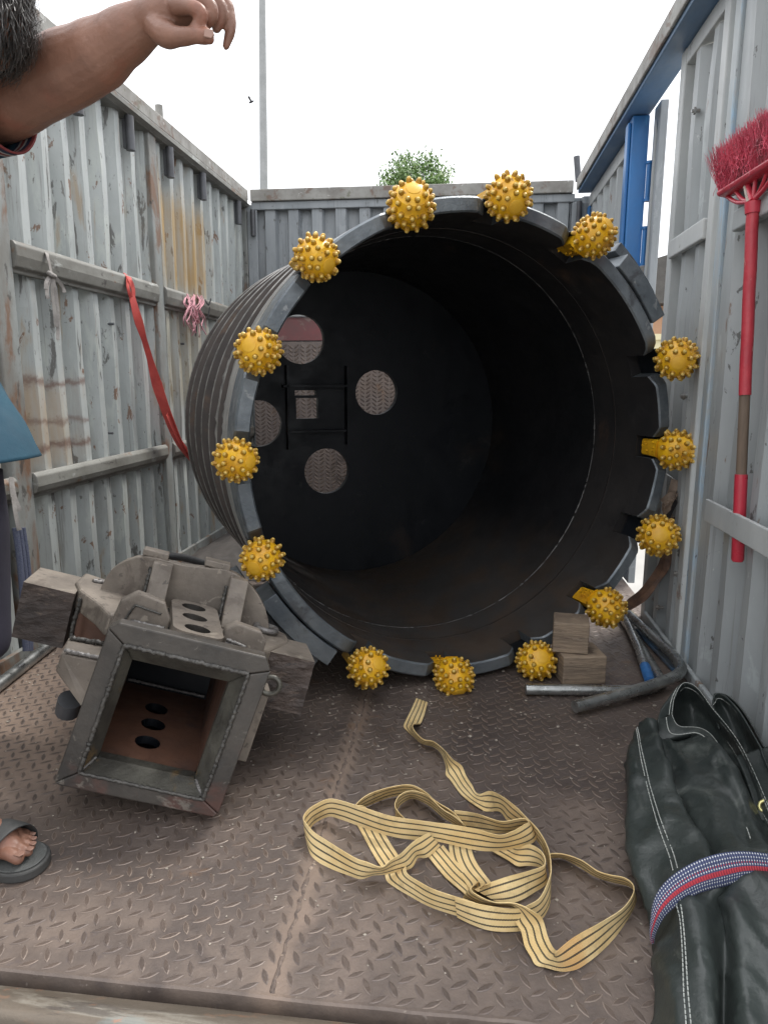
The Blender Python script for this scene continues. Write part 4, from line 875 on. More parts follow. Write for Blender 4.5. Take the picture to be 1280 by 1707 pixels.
# open mouth of the fold: far lip standing up, inside face, near lip curling over
far_lip = [(1119,1192,1.86),(1124,1165,1.90),(1134,1143,1.93),(1146,1139,1.94),(1164,1150,1.92),(1186,1180,1.86),(1214,1214,1.78),(1244,1262,1.67),(1272,1325,1.54),(1300,1385,1.42)]
mid_in = [(1124,1205,1.88),(1130,1190,1.93),(1140,1180,1.97),(1152,1180,1.98),(1168,1190,1.95),(1190,1215,1.88),(1214,1245,1.79),(1238,1288,1.68),(1262,1342,1.55),(1290,1395,1.43)]
low_in = [(1132,1226,1.84),(1140,1228,1.88),(1150,1230,1.90),(1162,1232,1.89),(1178,1240,1.86),(1198,1262,1.80),(1216,1286,1.72),(1234,1322,1.63),(1254,1366,1.52),(1280,1408,1.42)]
SA = sheet('fold_sheet', [far_lip, mid_in, low_in], None, 6, 7, .003, 5)
near = [(1119,1191,1.855),(1124,1203,1.83),(1131,1210,1.81),(1142,1213,1.80),(1160,1213,1.785),(1176,1219,1.76),(1190,1232,1.72),(1204,1254,1.66),(1228,1300,1.56),(1254,1368,1.43),(1270,1420,1.31)]
near2 = [(1108,1196,1.83),(1110,1216,1.80),(1117,1226,1.785),(1135,1227,1.775),(1156,1224,1.765),(1170,1229,1.735),(1180,1242,1.70),(1190,1262,1.645),(1212,1306,1.55),(1238,1372,1.425),(1254,1420,1.30)]
near3 = [(1096,1200,1.81),(1094,1228,1.785),(1098,1240,1.775),(1120,1240,1.80),(1146,1236,1.80),(1160,1240,1.76),(1168,1252,1.72),(1175,1274,1.66),(1194,1316,1.57),(1220,1380,1.44),(1238,1424,1.315)]
SB = sheet('fold_lip', [near, near2, near3], None, 6, 6, .002, 8)
side = [(1119,1190,1.87),(1123,1165,1.905),(1133,1142,1.935),(1146,1138,1.945)]
side2 = [(1108,1196,1.85),(1112,1172,1.89),(1124,1152,1.93),(1140,1146,1.95)]
side3 = [(1094,1206,1.82),(1100,1186,1.86),(1114,1170,1.91),(1134,1160,1.95)]
SC_ = sheet('fold_side', [side, side2, side3], None, 6, 6, .002, 11)
# second fold behind it, next to the wall
f2 = [(1186,1168,1.90),(1192,1156,1.92),(1206,1160,1.90),(1228,1182,1.84),(1250,1216,1.77),(1272,1262,1.68),(1300,1320,1.58)]
f2b = [(1190,1190,1.88),(1200,1182,1.92),(1214,1188,1.91),(1234,1212,1.85),(1254,1246,1.78),(1274,1292,1.69),(1300,1345,1.58)]
f2c = [(1196,1216,1.83),(1208,1216,1.86),(1222,1226,1.85),(1240,1250,1.80),(1256,1282,1.74),(1272,1325,1.65),(1292,1372,1.55)]
SD_ = sheet('fold_sheet', [f2, f2b, f2c], None, 6, 7, .003, 15)
f3 = [(1192,1156,1.93),(1212,1162,1.925),(1236,1186,1.88),(1258,1222,1.81),(1284,1270,1.73)]
f3b = [(1196,1170,1.95),(1222,1180,1.95),(1250,1212,1.90),(1276,1260,1.83),(1310,1320,1.74)]
f3c = [(1200,1200,1.93),(1230,1215,1.93),(1264,1262,1.88),(1296,1320,1.80),(1330,1380,1.70)]
SE_ = sheet('fold_sheet', [f3, f3b, f3c], None, 6, 7, .003, 18)
# flap with the brass eyelet
fp = [(1225,1262,1.70),(1238,1290,1.64),(1250,1322,1.575),(1258,1352,1.52),(1262,1372,1.485)]
fq = [(1262,1250,1.72),(1275,1285,1.655),(1284,1320,1.585),(1288,1348,1.53),(1290,1364,1.495)]
fr = [(1300,1240,1.73),(1310,1280,1.665),(1318,1318,1.595),(1320,1345,1.54),(1320,1358,1.505)]
sheet('eyelet_flap', [fp, fq, fr], None, 7, 6, .003, 21)
M_BRASS = mat('brass_eyelet', (.62, .58, .26), (.48, .43, .18), 30, rough=.35, metal=.7, bump=0)
ec = at(1275, 1345, 1.52); nrm = (CO-ec).normalized(); nrm = (nrm+V(-.25, 0, .35)).normalized(); ea = nrm.orthogonal().normalized(); eb = nrm.cross(ea)
m = MB(); ring_ = []
for k in range(25):
    w = 2*math.pi*k/24; ring_.append(ec+(ea*math.cos(w)+eb*math.sin(w))*.0125)
m.tube(ring_, .0042, 8, False); m.build('eyelet', M_BRASS, tarp, smooth=180)
m = MB(); m.add([ec+(ea*math.cos(k*.5236)+eb*math.sin(k*.5236))*.0105 - nrm*.001 for k in range(12)], [tuple(range(12))]); m.build('eyelet_hole', mat('eyelet_shadow_gap', (.008, .008, .008), bump=0), tarp)
# rows of stitching, thread by thread
def stitches(pts, name='stitching', r=.0012, dash=.0075, gap=.0028, lift=.004):
    P_ = crom([p if isinstance(p, Vector) else atp(p) for p in pts], 4 if isinstance(pts[0], Vector) else 14); m = MB(); acc = 0; cur = [P_[0]]
    for a, b in zip(P_, P_[1:]):
        cur.append(b); acc += (b-a).length
        if acc > dash:
            if len(cur) >= 2:
                k = [p+(CO-p).normalized()*lift for p in cur]; k[0] = k[0].lerp(k[1], .25); m.tube(k, r, 5)
            cur = [b]; acc = 0
    return m.build(name, M_THREAD, tarp, smooth=60)
def nudge(c, dx, dy): return [(p[0]+dx, p[1]+dy, p[2]) for p in c]
def colrow(rws, j, a=0, b=None): return [r[j] for r in rws[a:b]][::3]
for j in (16, 17): stitches(colrow(rows0, j), lift=.003)
stitches(colrow(SB, 5), lift=.004); stitches(colrow(SB, 0), lift=.004, r=.0008)
stitches(colrow(SA, 2), lift=.004); stitches(colrow(SA, 0), lift=.003, r=.0008); stitches(colrow(SA, 6, 30), lift=.004)
stitches(colrow(SC_, 3), lift=.004); stitches(colrow(SD_, 3), lift=.004); stitches(colrow(SE_, 2), lift=.004)
# woven belt round the bundle
def belt_mat():
    m = bpy.data.materials.new('woven_blue_red_belt'); m.use_nodes = True; N, L = _nodes(m); p = N['Principled BSDF']
    uv = N.new('ShaderNodeUVMap'); uv.uv_map = 'UVMap'; s = N.new('ShaderNodeSeparateXYZ'); L.new(uv.outputs[0], s.inputs[0]); u, v = s.outputs[0], s.outputs[1]
    def band(c, w): return ramp(m, math2(m, 'ABSOLUTE', math2(m, 'SUBTRACT', u, c), 0), w*.8, w, 1, 0)
    dash = ramp(m, math2(m, 'SINE', math2(m, 'MULTIPLY', v, 1150.0), 0), -.1, .35)
    dash2 = ramp(m, math2(m, 'SINE', math2(m, 'MULTIPLY', v, 1150.0), 0), .25, .6)
    c = mixc(m, dash2, (.035, .045, .11), (.085, .10, .17))
    for q in (.05, .17, .29, .41, .70, .80, .93): c = mixc(m, math2(m, 'MULTIPLY', band(q, .022), dash), c, (.58, .60, .62))
    c = mixc(m, band(.555, .085), c, mixc(m, dash2, (.42, .035, .05), (.22, .015, .03)))
    c = mixc(m, math2(m, 'MULTIPLY', band(.345, .03), dash2), c, (.40, .05, .07))
    L.new(c, p.inputs['Base Color']); p.inputs['Roughness'].default_value = .8
    b = N.new('ShaderNodeBump'); b.inputs['Strength'].default_value = .6; b.inputs['Distance'].default_value = .0015
    L.new(math2(m, 'SINE', math2(m, 'MULTIPLY', v, 1150.0), 0), b.inputs['Height']); L.new(b.outputs[0], p.inputs['Normal']); return m
up = [(1083,1565,1.185),(1083,1535,1.19),(1090,1497,1.20),(1112,1466,1.215),(1150,1440,1.225),(1192,1424,1.24),(1236,1419,1.255),(1285,1424,1.265),(1340,1436,1.275),V(.755,1.30,.215),V(.80,1.30,.12),V(.80,1.30,.01)]
lo = [(1090,1574,1.18),(1093,1556,1.18),(1108,1528,1.185),(1134,1506,1.195),(1168,1488,1.205),(1206,1478,1.22),(1246,1468,1.235),(1290,1468,1.25),(1345,1478,1.26),V(.75,1.255,.205),V(.795,1.255,.11),V(.795,1.255,.01)]
def bpt(p): return p if isinstance(p, Vector) else atp(p)+(CO-atp(p)).normalized()*.027
U = crom([bpt(p) for p in up], 12); Lw = crom([bpt(p) for p in lo], 12)
bm_ = MB(); l = 0; rows = []
for i in range(len(U)):
    if i: l += (U[i]-U[i-1]).length
    n = (U[i]-Lw[i]).cross((U[min(i+1, len(U)-1)]-U[max(i-1, 0)])).normalized()
    if n.dot(CO-U[i]) < 0: n = -n
    for k in range(9):
        q = k/8; bm_.uv[len(bm_.v)] = (q, l); bm_.v.append(U[i].lerp(Lw[i], q)+n*(.006*math.sin(q*3.14)+.0015*math.sin(q*12.6)))
for i in range(len(U)-1):
    for k in range(8): bm_.f.append((i*9+k, i*9+k+1, (i+1)*9+k+1, (i+1)*9+k)); bm_.m.append(0)
belt = bm_.build('tie_belt', belt_mat(), smooth=180); sd = belt.modifiers.new('web', 'SOLIDIFY'); sd.thickness = .004; sd.offset = -1
tag(belt, 'blue and red woven belt tied round the dark green tarpaulin bundle', 'belt')

# ---- red broom hung head-up on the right wall
M_RED = mat('red_plastic', (.50, .035, .06), (.42, .03, .05), 8, rough=.35, rvar=.1, bump=.05, spots=[((.30, .10, .10), 12, .58, .68, (1, 1, 1), .5)])
M_BRIS = mat('red_bristle', (.68, .085, .14), (.50, .055, .10), 9, rough=.5, bump=0, spots=[((.20, .08, .09), 7, .5, .62, (1, 1, 1), .7)])
M_REDWRAP = mat('peeling_red_wrap', (.46, .04, .055), (.36, .03, .045), 9, (1, 1, 1), .45, .12, 0, .5, 70, spots=[((.55, .33, .28), 22, .64, .68, (1, 1, .6), .8)])
M_WOODH = mat('grey_brown_wood', (.17, .12, .085), (.085, .065, .05), 5, (3, 3, .3), .7, .1, 0, .4, 40, (3, 3, .4))
broom = thing('broom', (.80, 2.1, .5), 'red plastic broom hanging head-up on the grey wall above the tarpaulin', 'broom')
hx = .772
hT, hB = on(1254, 352, 0, .772), on(1228.5, 936, 0, .800)
def along(t): return hT.lerp(hB, t)
tt = lambda py: (py-352)/(936-352)
m = MB(); m.tube([along(i/10*tt(650)+.0) + V(0, .0015*math.sin(i*1.7), 0) for i in range(11)], .0165, 12); m.build('wrapped_handle', M_REDWRAP, broom, smooth=60)
m = MB(); m.tube([along(tt(648)), along(tt(786))], .0145, 12); m.build('wooden_handle', M_WOODH, broom, smooth=60)
m = MB(); m.tube([along(tt(784)), along(tt(932)), along(tt(936))], [.0175, .0175, .014], 12); m.build('grip', M_RED, broom, smooth=50)
m = MB(); m.tube([along(tt(338)), along(tt(346)), along(tt(356))], [.022, .0215, .020], 14); m.build('collar', M_RED, broom, smooth=50)
bl, brt = on(1209, 325, 0, .775), on(1300, 270, 0, .775)
ax_ = (brt-bl).normalized(); upv = V(0, 0, 1)-ax_*ax_.z; upv.normalize()
Lh = (brt-bl).length
m = MB(); pr = []
for a, b in ((-.004, -.026), (.010, -.03), (.014, 0), (.010, .03), (-.004, .026), (-.010, 0)): pr.append(bl+upv*a+V(b, 0, 0))
m.prism(pr, ax_*Lh); m.build('head_bar', M_RED, broom, bevel=.005)
cp = along(tt(338))
for f_ in (.03, .22, .42, .60, .80, .97):
    e = bl+ax_*(Lh*f_)-upv*.006; mid = cp.lerp(e, .55)-upv*.010*(1 if abs(f_-.5) > .2 else 0)
    m = MB(); m.tube(crom([cp+V(0, 0, .004), mid, e], 5), .0062, 8); m.build('rib', M_RED, broom, smooth=60)
m = MB(); st0 = bl+ax_*Lh*.44
m.tube([cp+V(-.002, 0, .0), st0], [.013, .008], 8); m.build('socket', M_RED, broom, smooth=60)
m = MB(); m.prism([cp+V(-.015, -.004, .004), cp+V(-.015, .010, .004), st0.lerp(cp, .2)+V(-.012, .006, 0), st0.lerp(cp, .2)+V(-.012, -.003, 0)], (.003, 0, 0)); m.build('sticker', mat('scuffed_sticker', (.55, .5, .42), (.35, .3, .25), 60, bump=0), broom)
brr = random.Random(2); bs = MB()
for k in range(3000):
    f_ = brr.random(); b = brr.uniform(-.024, .024); p0 = bl+ax_*(Lh*f_)+upv*.008+V(b, 0, 0)
    ln = .122+brr.uniform(-.016, .007); sp = (f_-.5)*.05-.014+brr.gauss(0, .015); p2 = p0+upv*ln+ax_*sp+V(b*1.1+brr.gauss(0, .008), 0, 0); p1 = p0.lerp(p2, .5)+V(brr.gauss(0, .004), brr.gauss(0, .004), brr.gauss(0, .004))
    p2.x = min(p2.x, .808); p1.x = min(p1.x, .808)
    w = .0008; s_ = ax_*w; t_ = V(w, 0, 0)
    i = len(bs.v); bs.v += [p0-s_, p0+s_, p0+t_, p1-s_, p1+s_, p1+t_, p2-s_*.6, p2+s_*.6, p2+t_*.6]
    for q in (0, 3):
        for a, b2 in ((0, 1), (1, 2), (2, 0)): bs.f.append((i+q+a, i+q+b2, i+q+3+b2, i+q+3+a)); bs.m.append(0)
for k in range(90):
    f_ = brr.random(); p0 = bl+ax_*(Lh*f_)+upv*(.025+brr.random()*.07)+V(-.034-brr.random()*.01, 0, 0); cpts = [p0]
    a = brr.uniform(0, 6.28)
    for q in range(4): a += brr.gauss(0, .7); cpts.append(cpts[-1]+ax_*math.cos(a)*.012+upv*math.sin(a)*.012+V(brr.gauss(0, .003), 0, 0))
    bs.tube(crom(cpts, 3), .0008, 4)
br_o = bs.build('bristles', M_BRIS, broom, fix=False, kind='stuff')

# ---- timber blocks under the barrel's right side
M_WOOD = mat('weathered_timber', (.29, .22, .155), (.14, .105, .078), 6, (1.5, 1.5, 16), .8, .1, 0, .8, 26, (1.5, 1.5, 10), spots=[((.08, .06, .045), 12, .58, .66, (1, 1, 7), .7), ((.36, .29, .22), 9, .6, .68, (1, 1, 10), .6)])
def timber(name, c, w, d, h, rz, label, seed):
    m = MB(); M_ = Matrix.Translation(V(*c)) @ Matrix.Rotation(R(rz), 4, 'Z'); N = 6; rn = random.Random(seed)
    m.box((-w/2, -d/2, 0), (w/2, d/2, h), 0, M_)
    o = m.build(name, M_WOOD, bevel=.005); return tag(o, label, 'wood block', 'timber blocks beside the barrel')
bt = fl(966, 1143); timber('timber_block', (bt.x+.002, bt.y+.075, 0), .155, .14, .104, 11, 'lower square timber block on the floor under the smaller upright block', 1)
timber('timber_block', (bt.x-.028, bt.y+.085, .1045), .122, .115, .112, -7, 'upper timber block stacked on top of the wider block right of the barrel mouth', 2)

# ---- bent tubes at the foot of the right wall
M_GALV = mat('greasy_galvanised_tube', (.46, .47, .46), (.26, .27, .265), 7, (1, 1, 1), .30, .12, .85, .2, 60, spots=[((.10, .10, .10), 9, .50, .70, (1, 1, 1), .45)])
def tubeobj(name, pts, r, mt, label, cat='tube', hollow=True, group=None):
    m = MB(); m.tube(pts, r, 14, cap=not hollow)
    if hollow:
        m.tube([pts[0]+(pts[1]-pts[0]).normalized()*.0005, pts[1].lerp(pts[0], .3)], r*.8, 14, cap=False)
        d = (pts[1]-pts[0]).normalized(); a = d.orthogonal().normalized(); b = d.cross(a); i = len(m.v)
        m.v += [pts[0]+(a*math.cos(k*.4488)+b*math.sin(k*.4488))*q for q in (r, r*.8) for k in range(14)]
        for k in range(14): m.f.append((i+k, i+(k+1) % 14, i+14+(k+1) % 14, i+14+k)); m.m.append(0)
        m.f.append(tuple(i+14+k for k in range(14))); m.m.append(0)
    return tag(m.build(name, mt, smooth=50), label, cat, group)
pz = .021
p1_ = fillet([fl(876, 1149, pz), fl(1075, 1152, pz), fl(1104, 1140, pz), fl(1052, 1052, pz), fl(1030, 1020, pz)], .09)
tubeobj('bent_tube', p1_, .0185, M_GALV, 'bent galvanised tube lying flat, its straight end in front of the timber blocks', 'tube', True, 'bent tubes by the right wall')
p2_ = fillet([fl(958, 1178, .034), fl(1075, 1147, .042), fl(1142, 1122, .056), fl(1122, 1092, .056), fl(1046, 1022, .046)], .11)
tubeobj('bent_tube', p2_, .0195, M_GALV, 'bent galvanised tube with its open end nearest the striped strap, lying across the other tube', 'tube', True, 'bent tubes by the right wall')
M_BLUETIP = mat('blue_tip_paint', (.03, .16, .42), (.02, .10, .28), 8, rough=.4)
p3_ = [fl(1083, 1136, .03), fl(1064, 1080, .03), fl(1043, 1034, .03), fl(1036, 1018, .03)]
t3 = thing('straight_tube', fl(1060, 1080, 0), 'slim straight steel tube with a blue painted end between the bent tubes', 'tube')
m = MB(); m.tube(p3_, .0175, 14); m.build('tube', M_GALV, t3, smooth=50)
m = MB(); m.tube([p3_[0]+(p3_[0]-p3_[1]).normalized()*.002, p3_[0].lerp(p3_[1], .42)], .0182, 14); m.build('blue_end', M_BLUETIP, t3, smooth=50)
M_FLATBLUE = mat('scuffed_blue_bar', (.05, .12, .22), (.08, .085, .09), 6, rough=.5)
m = MB(); q = [fl(1058, 1052, .006), fl(1118, 1118, .006), fl(1130, 1122, .006), fl(1082, 1054, .006)]; m.prism(q, (0, 0, .012)); tag(m.build('flat_blue_bar', M_FLATBLUE, bevel=.002), 'flat scuffed blue bar lying on the floor beneath the bent tubes', 'bar')

# ---- brown ribbon knotted to the wall behind the bits, wire and black tie
M_BROWN = mat('brown_webbing', (.19, .105, .065), (.10, .06, .045), 30, rough=.8, bump=.3, bscale=200)
M_TAN = mat('tan_webbing', (.34, .26, .20), (.25, .19, .15), 40, rough=.8, bump=.3, bscale=200)
M_BLACK = mat('black_rubber', (.018, .019, .021), (.028, .028, .03), 10, rough=.5, bump=.1)
def tape(mb, pts, w, side=V(1, .3, 0), n=8, th=.0022, twist=0.0):
    P_ = crom(pts, n); rows = []
    for i, p in enumerate(P_):
        t = (P_[min(i+1, len(P_)-1)]-P_[max(i-1, 0)]).normalized(); s_ = (side-t*side.dot(t)).normalized(); nn = t.cross(s_)
        a = twist*i/len(P_); s2 = s_*math.cos(a)+nn*math.sin(a); n2 = t.cross(s2)
        wt = i/(len(P_)-1)*(len(w)-1) if isinstance(w, list) else 0; wi = min(int(wt), len(w)-2) if isinstance(w, list) else 0; ww = w[wi]+(w[wi+1]-w[wi])*(wt-wi) if isinstance(w, list) else w
        rows.append([p-s2*ww/2-n2*th/2, p+s2*ww/2-n2*th/2, p+s2*ww/2+n2*th/2, p-s2*ww/2+n2*th/2])
    k = mb.grid(rows, 0, True); mb.f += [(k, k+1, k+2, k+3), tuple(len(mb.v)-4+i for i in range(4))]; mb.m += [0, 0]
wn = thing('hanging_webbing', (.80, 2.8, .3), 'brown webbing strip hanging behind the golden bits on the right side, tied with tan cloth', 'strap')
ORG[wn] = V(.80, 2.8, .3)
m = MB()
for dx in (-3, 4): tape(m, [at(1116+dx, 862, 2.85), at(1114+dx, 905, 2.85), at(1104+dx, 945, 2.85), at(1082+dx, 978, 2.8), at(1060+dx*2, 1000, 2.78), at(1042+dx, 1016, 2.76)], .034, V(1, .2, .3), twist=1.2*(1 if dx > 0 else -.5))
m.build('long_strip', M_BROWN, wn, smooth=50)
m = MB()
tape(m, [at(1126, 800, 2.82), at(1122, 815, 2.80), at(1116, 832, 2.80), at(1110, 845, 2.80), at(1114, 862, 2.80)], .035, V(1, .2, .3), twist=1.0); tape(m, [at(1104, 838, 2.79), at(1116, 828, 2.78), at(1126, 826, 2.79), at(1124, 840, 2.81)], .03, V(0, .2, 1))
for k in range(4): tape(m, [at(1106+k*5, 848-k*4, 2.785), at(1112+k*5, 838-k*4, 2.775), at(1117+k*4, 832-k*3, 2.785)], .012, V(.4, .2, 1))
m.build('knot', M_TAN, wn, smooth=50)
m = MB(); tape(m, [at(1108, 872, 2.79), at(1120, 845, 2.79), at(1135, 818, 2.78), at(1150, 806, 2.76), at(1161, 802, 2.74)], .03, V(.3, .2, 1), twist=.8); m.build('black_tail', M_BLACK, wn, smooth=50)
M_WIRE = mat('bright_wire', (.55, .56, .55), rough=.35, metal=.6, bump=0)
m = MB(); m.tube(crom([at(1110, 790, 2.9), at(1130, 804, 2.86), at(1148, 812, 2.82), at(1162, 820, 2.78)], 5), .0028, 6); m.build('wire', M_WIRE, wn, smooth=60)

# ---- things tied on the left wall's upper rail
def wpt(px, py, off=.04): return on(px, py, 0, XL+off)
M_RAG = mat('grey_white_cloth', (.34, .32, .30), (.20, .185, .175), 16, rough=.9, bump=.3, bscale=150)
rg = thing('cloth_tie', wpt(92, 490), 'dirty white cloth strip knotted on the upper rail of the left wall', 'cloth tie')
m = MB(); tape(m, [wpt(77, 418, .01), wpt(79, 425, .045), wpt(83, 440, .05), wpt(86, 455, .05)], .016, V(0, 1, 0)); m.build('loop', M_RAG, rg, smooth=50)
m = MB(); m.tube(crom([wpt(82, 455, .05), wpt(87, 458, .065), wpt(92, 461, .05)], 4), .009, 8); m.build('knot', M_RAG, rg, smooth=60)
for q in ([(85, 458), (80, 475), (79, 490), (82, 498)], [(87, 458), (92, 480), (97, 520), (97, 566)], [(89, 458), (98, 468), (106, 480), (108, 488)], [(86, 460), (88, 490), (93, 530), (95, 545)], [(84, 460), (78, 470), (77, 482)]):
    m = MB(); tape(m, [wpt(x, y, .052+.004*i) for i, (x, y) in enumerate(q)], .013, V(.3, 1, 0), twist=.9); m.build('tail', M_RAG, rg, smooth=50)
M_REDSTRAP = mat('red_sling_webbing', (.52, .075, .06), (.40, .05, .045), 14, rough=.7, bump=.3, bscale=180)
rsl = thing('red_sling', wpt(270, 640), 'red webbing sling hanging from the left wall rail and running down behind the barrel', 'sling')
m = MB()
tape(m, [wpt(212, 458, .01), wpt(216, 466, .05), wpt(222, 480, .052), wpt(223, 494, .05)], .036, V(0, 1, 0)); tape(m, [wpt(213, 462, .045), wpt(214, 480, .055), wpt(219, 496, .055)], .02, V(0, 1, 0), twist=.5)
m.build('loop', M_REDSTRAP, rsl, smooth=50)
m = MB(); tape(m, [wpt(220, 492, .052), wpt(227, 520, .058), wpt(236, 550, .06), wpt(248, 590, .06), wpt(262, 640, .07), wpt(279, 690, .09), wpt(300, 740, .11), wpt(325, 775, .14), wpt(348, 815, .18)], [.055, .05, .048, .028, .03, .052, .05, .055, .05, .045, .04], V(0, 1, 0), 9, twist=2.6)
tape(m, [wpt(279, 690, .10), wpt(302, 738, .125), wpt(327, 772, .15), wpt(352, 812, .19)], .03, V(0, 1, .3), twist=1.0)
m.build('band', M_REDSTRAP, rsl, smooth=50)
M_PINK = mat('pink_cord', (.58, .30, .33), (.45, .20, .24), 30, rough=.8, bump=0)
pk = thing('pink_cord', wpt(328, 520), 'tangle of pink cord tied on the left wall rail beside the barrel', 'cord'); prr = random.Random(6)
m = MB()
for k in range(20):
    x0 = prr.uniform(310, 336); q = [wpt(x0, 490+prr.uniform(0, 6), .03), wpt(x0+prr.uniform(-4, 8), 505, .06)]; y = 505; x = x0
    for i in range(prr.randint(2, 5)): y += prr.uniform(8, 16); x += prr.uniform(-6, 9); q.append(wpt(min(x, 344), min(y, 562), .06+prr.uniform(-.015, .02)))
    m.tube(crom(q, 5), .0032, 5)
m.build('cord_tangle', M_PINK, pk, smooth=60)
m = MB()
for q in ([(318, 500), (322, 525), (328, 545), (326, 560)], [(342, 500), (348, 508), (352, 498)], [(350, 512), (347, 530)]):
    m = MB(); tape(m, [wpt(x, y, .055) for x, y in q], .012, V(0, 1, 0)); m.build('black_tie', M_BLACK, pk, smooth=50)
# ---- floor-level odds and ends at the left
m = MB(); m.tube([fl(-60, 1190, .022), fl(0, 1141, .022), fl(70, 1086, .022), fl(110, 1055, .022)], .022, 12); tag(m.build('floor_pipe', M_GALV, smooth=50), 'grey pipe lying along the foot of the left wall behind the trousers', 'pipe')
M_ROPE = mat('navy_rope', (.045, .055, .10), (.09, .10, .14), 200, rough=.8, bump=.4, bscale=300)
m = MB()
for dx in (0, 6, 12):
    m.tube(crom([wpt(26+dx, 880, .06), wpt(33+dx, 930, .07), wpt(38+dx, 985, .08), wpt(41+dx*.8, 1040, .09), wpt(44+dx*.6, 1085, .10)], 6), .011, 8)
tag(m.build('hanging_rope', M_ROPE, smooth=60), 'dark blue rope hanging down the left wall just behind the trousers', 'rope')
m = MB(); tape(m, [wpt(19, 795, .06), wpt(24, 830, .07), wpt(33, 852, .08)], .022, V(0, 1, 0), twist=.8); tape(m, [wpt(22, 828, .07), wpt(27, 858, .075), wpt(33, 884, .08)], .016, V(0, 1, 0), twist=.8)
tag(m.build('white_tape', M_RAG, smooth=50), 'short white tape dangling at the left wall beside the shirt hem', 'tape')
m = MB(); m.tube(crom([fl(262, 938, .03)+V(0, -.3, .06), fl(285, 934, .03)+V(0, -.3, .10), fl(330, 936, .03)+V(0, -.25, .09), fl(372, 944, .03)+V(0, -.2, .06), fl(412, 950, .03)+V(0, -.2, .03)], 6), .02, 10)
tag(m.build('black_hose', M_BLACK, smooth=60), 'black hose on the floor behind the square drive head', 'hose')
M_SACK = mat('dusty_dark_sheet', (.075, .066, .06), (.05, .045, .042), 5, rough=.85, bump=.4, bscale=30)
rows = []
for i in range(22):
    rows.append([V(-1.62+j*.035, 3.45+i*.055, max(.004, .11*math.sin(i/21*3.14)*math.sin(j/17*3.14)+.03*noise.noise(V(i*.5, j*.5, 1)))) for j in range(18)])
m = MB(); m.grid(rows); tag(m.build('floor_sheet', M_SACK, smooth=180), 'dusty dark sheet heaped on the floor in the left corner behind the barrel', 'sheet')

# ================================================================== PERSON at the left edge
M_SKIN = mat('tanned_skin', (.245, .125, .085), (.18, .09, .062), 9, (1, 1, 1), .45, .08, 0, .35, 90, spots=[((.28, .105, .07), 7, .5, .66, (1, 1, 1), .55), ((.13, .065, .045), 22, .58, .72, (1, 1, 1), .45), ((.30, .17, .125), 60, .62, .7, (1, 1, 1), .35)], spec=.4)
M_NAIL = mat('nail', (.27, .155, .118), rough=.3, bump=0)
M_POLO = mat('blue_jersey', (.010, .062, .098), (.008, .045, .075), 6, (1, 1, 1), .85, .05, 0, .35, 160, bdist=.002)
M_TROU = mat('dark_trousers', (.022, .020, .034), (.015, .014, .024), 5, (1, 1, 1), .8, .05, 0, .4, 24)
M_HAIR = mat('greying_hair', (.012, .0105, .010), (.055, .05, .046), 40, rough=.5, bump=0)
M_SANDAL = mat('worn_black_sandal', (.026, .028, .029), (.05, .05, .048), 12, (1, 1, 1), .65, .1, 0, .3, 90)
M_FOOTBED = mat('ribbed_footbed', (.10, .105, .10), (.065, .068, .066), 8, (1, 1, 1), .7, .1, 0, .6, 260, (1, .2, 1))
per = thing('person', (-1.0, 1.25, 0), 'man in blue polo and dark trousers at the left edge, arm stretched out, wearing sandals', 'person')
def chain(mb, pts, rad, n=14, sm=5):
    """closed tapering limb through joints with rounded ends"""
    P_ = crom(pts, sm); rr = []
    k = len(pts)-1
    for i in range(len(P_)):
        t = i/sm; a = min(int(t), k-1); f = t-a; f = f*f*(3-2*f); rr.append(rad[a]*(1-f)+rad[a+1]*f)
    d0 = (P_[0]-P_[1]).normalized(); d1 = (P_[-1]-P_[-2]).normalized()
    pre = [P_[0]+d0*rr[0]*math.sin(a) for a in (1.35, .9, .45)]; prr = [rr[0]*math.cos(a) for a in (1.35, .9, .45)]
    pos = [P_[-1]+d1*rr[-1]*math.sin(a) for a in (.45, .9, 1.35)]; por = [rr[-1]*math.cos(a) for a in (.45, .9, 1.35)]
    mb.tube(pre+P_+pos, prr+rr+por, n)
def ell(mb, c, rx, ry, rz, M_=None, n=20):
    M4 = Matrix.Translation(c) @ (M_ or Matrix.Identity(4)) @ Matrix.Diagonal((rx, ry, rz, 1))
    mb.lathe([(max(math.sin(math.pi*k/12), .001), -math.cos(math.pi*k/12)) for k in range(13)], M4, n)
bm_ = MB()
sh_l = at(-95, 200, 1.40); sh_r = V(-1.08, 1.04, 1.36)
ch = V(-1.10, 1.24, 1.22); pel = V(-1.09, 1.25, .88); nk = V(-.99, 1.22, 1.47)
hd = at(-56, 14, 1.17)
chain(bm_, [pel, V(-1.10, 1.25, 1.02), ch, V(-1.06, 1.23, 1.36)], [.095, .09, .095, .075], 18)
chain(bm_, [sh_r+V(0, .02, 0), V(-1.06, 1.23, 1.38), sh_l+V(0, -.02, 0)], [.05, .06, .058])
chain(bm_, [V(-1.06, 1.23, 1.36), nk, hd+V(-.01, 0, -.05)], [.075, .058, .06])
fdir = V(-.25, .05, -.96).normalized(); fside = fdir.cross(V(.96, -.1, -.2)).normalized(); fup = fside.cross(fdir).normalized()
Mh = Matrix(((fside.x, fdir.x, fup.x, 0), (fside.y, fdir.y, fup.y, 0), (fside.z, fdir.z, fup.z, 0), (0, 0, 0, 1)))
ell(bm_, hd, .076, .096, .105, Mh)
ell(bm_, hd+fdir*.03-fup*.055, .058, .066, .06, Mh)
chain(bm_, [hd+fdir*.09+fup*.01, hd+fdir*.118-fup*.022, hd+fdir*.098-fup*.034], [.008, .013, .012], 10, 3)
